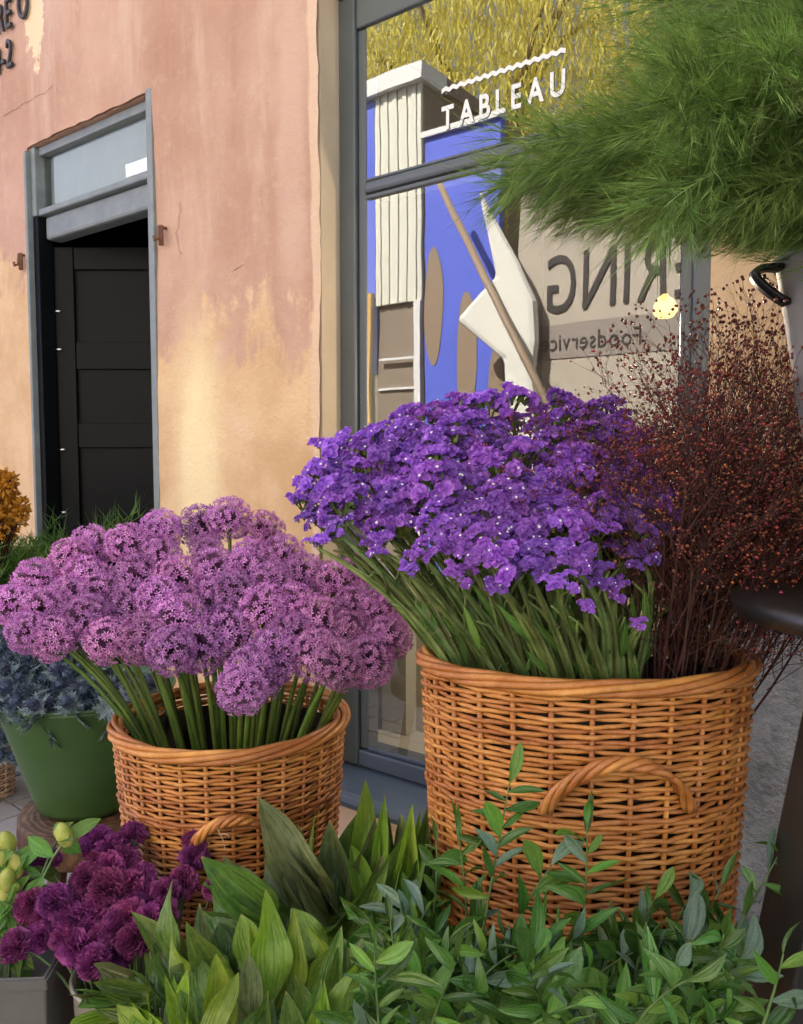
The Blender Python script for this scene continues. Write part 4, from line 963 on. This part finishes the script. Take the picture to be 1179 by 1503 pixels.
# ---- pale basket at the back: soft grass, rust coloured bunch, dark thistles
gb = Vector((PBC.x, PBC.y, PBC.z - .1))
gm, gs = MB(), MB()
for i in range(170):
    px, py = U(-40, 108), U(788, 868)
    H = P(px, py, U(2.55, 3.0)) - gb; pth = bez([(U(-.06, .06), U(-.06, .06), 0), (H.x * .3, H.y * .3, H.z * .7), H], 7)
    gs.tube(pth, .0016, 3)
    for k in range(110):
        t = U(.35, 1); i0 = min(5, int(t * 6)); p = pth[i0].lerp(pth[i0 + 1], t * 6 - i0); gm.hair(p, p + Vector((U(-1, 1), U(-1, 1), U(.2, 1.5))).normalized() * U(.03, .07), .0026)
for px, py in ((95, 775), (85, 760), (175, 758), (185, 765), (205, 748), (210, 755), (165, 768)):
    H = P(px, py, 2.75) - gb; pth = bez([(U(-.06, .06), U(-.06, .06), 0), (H.x * .3, H.y * .3, H.z * .7), H], 7); gs.tube(pth, .002, 3)
    for k in range(14): p = pth[5].lerp(pth[6], U(0, 1)); gm.hair(p, p + Vector((U(-1, 1), U(-1, 1), U(.2, 1.5))).normalized() * U(.05, .11), .0022)
gt_ = thing('fern_bunch', 'soft bright green grassy bunch in the pale basket by the doorway', 'greenery', gb)
nd = gm.build('needles', M['grass'], gt_); nd['kind'] = 'stuff'; gs.build('stems', M['grass'], gt_)
om, os_ = MB(), MB()
for i in range(150):
    px, py = U(-60, 34), U(692, 790); dd = 2.6 + U(-.1, .1)
    if (px + 12) ** 2 / 46 ** 2 + (py - 740) ** 2 / 52 ** 2 > 1: continue
    H = P(px, py, dd) - gb; pth = bez([(U(-.06, .06), U(-.06, .06), 0), (H.x * .5, H.y * .5, H.z * .75), H], 5); os_.tube(pth, .0016, 3)
    for k in range(34):
        d = Vector((U(-1, 1), U(-1, 1), U(-1, 1))).normalized(); x = d.orthogonal().normalized(); p = H + d * .012; q = len(om.v); L = U(.012, .024)
        om.v += [p, p + d * L * .6 + x * .0055, p + d * L, p + d * L * .6 - x * .0055]; om.f.append((q, q + 1, q + 2, q + 3))
ot = thing('dried_flower_bunch', 'rust orange dried flower bunch beside the doorway frame', 'flowers', gb)
q_ = om.build('petals', M['rust'], ot); q_['kind'] = 'stuff'; os_.build('stems', M['twig'], ot)
for px, py in ((-4, 1062), (6, 1078), (2, 1096), (12, 1108), (-10, 1085), (8, 1060), (-2, 1110), (20, 1112)):
    H = P(px, py, 2.62 + U(-.05, .05)); base = gb.copy(); t = thing('thistle_flower', 'dark blue thistle head hanging over the pale wicker basket', 'flower', base, 'dark thistles in the pale basket'); top = H - base
    m = MB(); m.tube(bez([(0, 0, 0), top * .5 + UP * .12, top], 6), .0022, 5); m.build('stem', M['thistle_g'], t, True); q = TH[rnd.randrange(3)]; h_ = ob('cone', q[0], t, zmat(top, Vector((U(-1, 1), U(-1, 1), 1)), 0, 1.5)); ob('bracts', q[1], h_)

# ---- broad leaved shoots
def shoot(label, bpx, leaves, group):
    x, y, dep = bpx; base = P(x, y, dep)
    t = thing('leafy_shoot', label, 'leaves', base, group)
    more = [(tx + U(-42, 42), ty + U(8, 42), bx + U(-25, 25), by + U(-5, 20), wd * U(.6, .85), dd + U(-.03, .04), rnd.choice((kind, A, Y_))) for (tx, ty, bx, by, wd, dd, kind) in leaves]
    for (tx, ty, bx, by, wd, dd, kind) in leaves + more:
        b0 = P(bx, by, dep + dd); tip = P(tx, ty, dep + dd + U(-.03, .05)); dv = tip - b0; L = dv.length * 1.06
        nz = (-FW * U(.7, 1.1) + UP * U(.1, .6) + RT * U(-.45, .45))
        mk = rnd.choice(ASP[kind]); ob('leaf', mk, t, frame_mat(b0 - base, dv, nz, wd * (dep + dd) / F * 1.18, L, L))
        m = MB(); m.tube(bez([(0, 0, 0), (b0 - base) * .5 - UP * .01, b0 - base + dv * .03], 5), .0022, 5); m.build('petiole', M['stem_r'], t, True)
A, Y_, D_ = 'aspid', 'aspid_y', 'aspid_d'
G1 = 'upright broad leaves between the two baskets'; L1 = 'bundle of upright broad olive leaves standing between the two wicker baskets'
shoot('upright broad olive leaves fanning out below the sill beside the round basket', (498, 1400, 1.12), [(380, 1196, 488, 1352, 66, -.02, D_), (447, 1212, 494, 1350, 46, 0, D_), (412, 1205, 485, 1350, 46, .02, A), (486, 1204, 498, 1320, 50, .05, D_), (566, 1284, 486, 1366, 48, -.05, A), (520, 1192, 506, 1340, 50, .03, A), (535, 1157, 536, 1320, 40, .04, Y_), (553, 1214, 520, 1345, 44, .0, D_)], G1)
shoot('upright narrow broad leaves pressed against the side of the large basket', (575, 1420, 1.12), [(572, 1218, 545, 1350, 40, .03, D_), (592, 1232, 550, 1380, 46, -.03, A), (606, 1184, 594, 1385, 40, -.02, Y_), (630, 1188, 624, 1345, 36, .03, A), (643, 1222, 636, 1362, 34, .0, A), (560, 1260, 530, 1390, 38, -.04, D_), (615, 1240, 610, 1380, 36, .02, D_), (585, 1200, 580, 1340, 34, .05, D_), (655, 1260, 640, 1400, 30, .0, D_)], G1)
G2 = 'broad leaves in front of the round basket'; L2 = 'bundle of broad glossy leaves spilling in front of the round wicker basket'
shoot('dull green broad leaves fanned under the handle of the round basket', (420, 1420, 1.04), [(300, 1258, 402, 1345, 62, 0, A), (361, 1246, 445, 1348, 48, .03, D_), (256, 1302, 400, 1372, 74, -.02, A), (330, 1268, 420, 1350, 44, .04, D_), (425, 1335, 475, 1400, 44, -.05, Y_), (470, 1330, 440, 1400, 50, .02, A), (505, 1345, 450, 1420, 50, 0, A)], G2)
shoot('bright green broad leaves with one tall upright leaf', (380, 1500, .95), [(400, 1318, 394, 1470, 62, -.02, Y_), (345, 1350, 388, 1440, 46, 0, Y_), (440, 1400, 455, 1480, 46, 0, A), (512, 1388, 455, 1452, 44, -.03, Y_), (420, 1390, 400, 1480, 50, .03, A), (355, 1432, 372, 1530, 48, -.04, D_), (330, 1400, 370, 1480, 44, -.01, Y_)], G2)
shoot('dark broad leaves beside the burgundy carnations', (290, 1480, .98), [(232, 1316, 262, 1418, 46, .02, A), (210, 1396, 280, 1432, 34, 0, D_), (276, 1350, 332, 1440, 50, 0, A), (240, 1392, 292, 1460, 44, -.02, Y_), (200, 1350, 250, 1430, 34, .04, D_), (290, 1340, 330, 1420, 46, .03, D_), (310, 1370, 340, 1450, 44, .01, A)], G2)
shoot('yellow green broad leaves in the middle of the leafy bunch', (310, 1560, .88), [(315, 1402, 318, 1520, 44, 0, Y_), (265, 1440, 290, 1530, 44, .01, Y_), (355, 1455, 340, 1560, 48, 0, A), (280, 1410, 310, 1500, 44, .04, A), (240, 1432, 280, 1520, 46, .03, Y_), (395, 1470, 360, 1560, 52, -.02, A)], G2)
shoot('low broad leaves drooping over the rim of the dull zinc vase', (235, 1530, .92), [(145, 1442, 228, 1462, 34, 0, A), (130, 1472, 228, 1486, 36, .0, A), (150, 1418, 225, 1446, 28, .03, D_), (210, 1452, 232, 1540, 44, -.03, Y_), (165, 1492, 240, 1520, 36, -.02, Y_), (185, 1425, 240, 1470, 34, .01, A), (180, 1465, 240, 1500, 34, -.01, Y_)], G2)
shoot('broad leaves mixed into the ruscus sprigs', (470, 1560, .86), [(440, 1430, 462, 1540, 44, 0, A), (500, 1430, 480, 1530, 44, 0, Y_), (420, 1470, 450, 1560, 50, -.02, A), (540, 1450, 490, 1550, 46, .02, D_), (470, 1470, 470, 1560, 46, -.03, Y_), (560, 1365, 520, 1480, 52, .05, A), (528, 1350, 505, 1470, 50, .07, D_), (592, 1385, 550, 1490, 48, .04, A), (500, 1385, 490, 1490, 50, .03, A), (545, 1395, 510, 1500, 50, .01, Y_)], G2)

# ---- ruscus sprigs
RG = 'glossy ruscus sprigs in front of the large basket'; RLB = 'slender ruscus sprig with small glossy leaves in front of the large wicker basket'
def sprig(bx, by, tx, ty, dep, ddep, nl, ll=.05, label=RLB, bend=.15, bare=.2):
    b0 = P(bx, by, dep); tip = P(tx, ty, dep + ddep); dv = tip - b0; L = dv.length
    cm = b0 + dv * .5 + UP * L * bend + RT * U(-.1, .1) * L
    t = thing('ruscus_sprig', label, 'sprig', b0, RG); pth = bez([(0, 0, 0), cm - b0, dv], 12)
    m = MB(); m.tube(pth, [lerp(.0019, .0008, i / 11) for i in range(12)], 5); m.build('stem', M['stem_r'], t, True)
    s = rnd.choice((-1, 1))
    for i in range(nl):
        f = lerp(bare, 1., i / max(1, nl - 1)); k = min(10, int(f * 11)); p = pth[k].lerp(pth[k + 1], min(1, f * 11 - k)); tan = (pth[k + 1] - pth[k]).normalized()
        s = -s; sv = tan.cross(-FW); sv = sv.normalized() if sv.length > .1 else RT
        d = (tan * U(.35, 1.0) + sv * s * U(.5, 1.0) + Vector((U(-.5, .5), U(-.5, .5), U(-.6, .4)))) if i < nl - 1 else tan
        nz = -FW * U(.3, 1) + UP * U(.2, 1.) + Vector((U(-.6, .6), U(-.6, .6), U(-.3, .3)))
        l = ll * U(.62, 1.22); r = rnd.random(); kind = 'ruscus' if r < .74 else ('ruscus_y' if r < .91 else 'ruscus_b')
        ob('leaf', rnd.choice(RUS[kind]), t, frame_mat(p, d, nz, l * U(.19, .29), l, l))
sprig(700, 1420, 748, 1150, .86, .03, 13, .046, 'tallest ruscus sprig rising up the side of the large wicker basket', .05, .35)
sprig(690, 1430, 672, 1215, .88, .03, 11, .046)
sprig(720, 1440, 810, 1270, .86, .02, 10, .048)
sprig(850, 1420, 862, 1210, .85, .03, 9, .044, RLB, .05, .4)
sprig(900, 1440, 960, 1320, .86, .03, 9, .046)
sprig(1010, 1480, 1150, 1240, .92, .05, 12, .046, 'ruscus sprig leaning out toward the black plant stand', .1, .2)
sprig(1000, 1470, 1060, 1300, .92, .03, 9, .046); sprig(960, 1480, 1010, 1320, .9, .03, 9, .046)
sprig(1100, 1560, 1150, 1400, .68, 0, 6, .046, 'short ruscus sprig crossing the leg of the black plant stand', .1, .2)
sprig(620, 1450, 640, 1235, .93, .04, 10, .044); sprig(640, 1460, 600, 1330, .9, .02, 9, .05)
for i in range(96):
    bx = U(535, 1060); by = U(1430, 1580); dep = lerp(.90, .70, (by - 1430) / 150) + U(-.03, .03); an = U(-1.45, 1.45); ln2 = U(90, 190)
    tx, ty = bx + ln2 * math.sin(an) * 1.05, by - ln2 * max(.28, math.cos(an)) * .9
    lim = 1365 if tx > 650 else 1320
    if ty < lim: ty = U(lim, lim + 50)
    if tx < 520: tx = U(520, 560)
    if tx > 1100: tx = U(1040, 1100)
    lb = 'slender ruscus sprig with small glossy leaves ' + ('beside the broad leaved shoots' if tx < 680 else 'by the leg of the black stand' if tx > 1000 else 'under the large wicker basket')
    sprig(bx, by, tx, ty, dep, U(-.06, .06), rnd.randrange(8, 13), U(.036, .052), lb, U(.0, .3), .08)
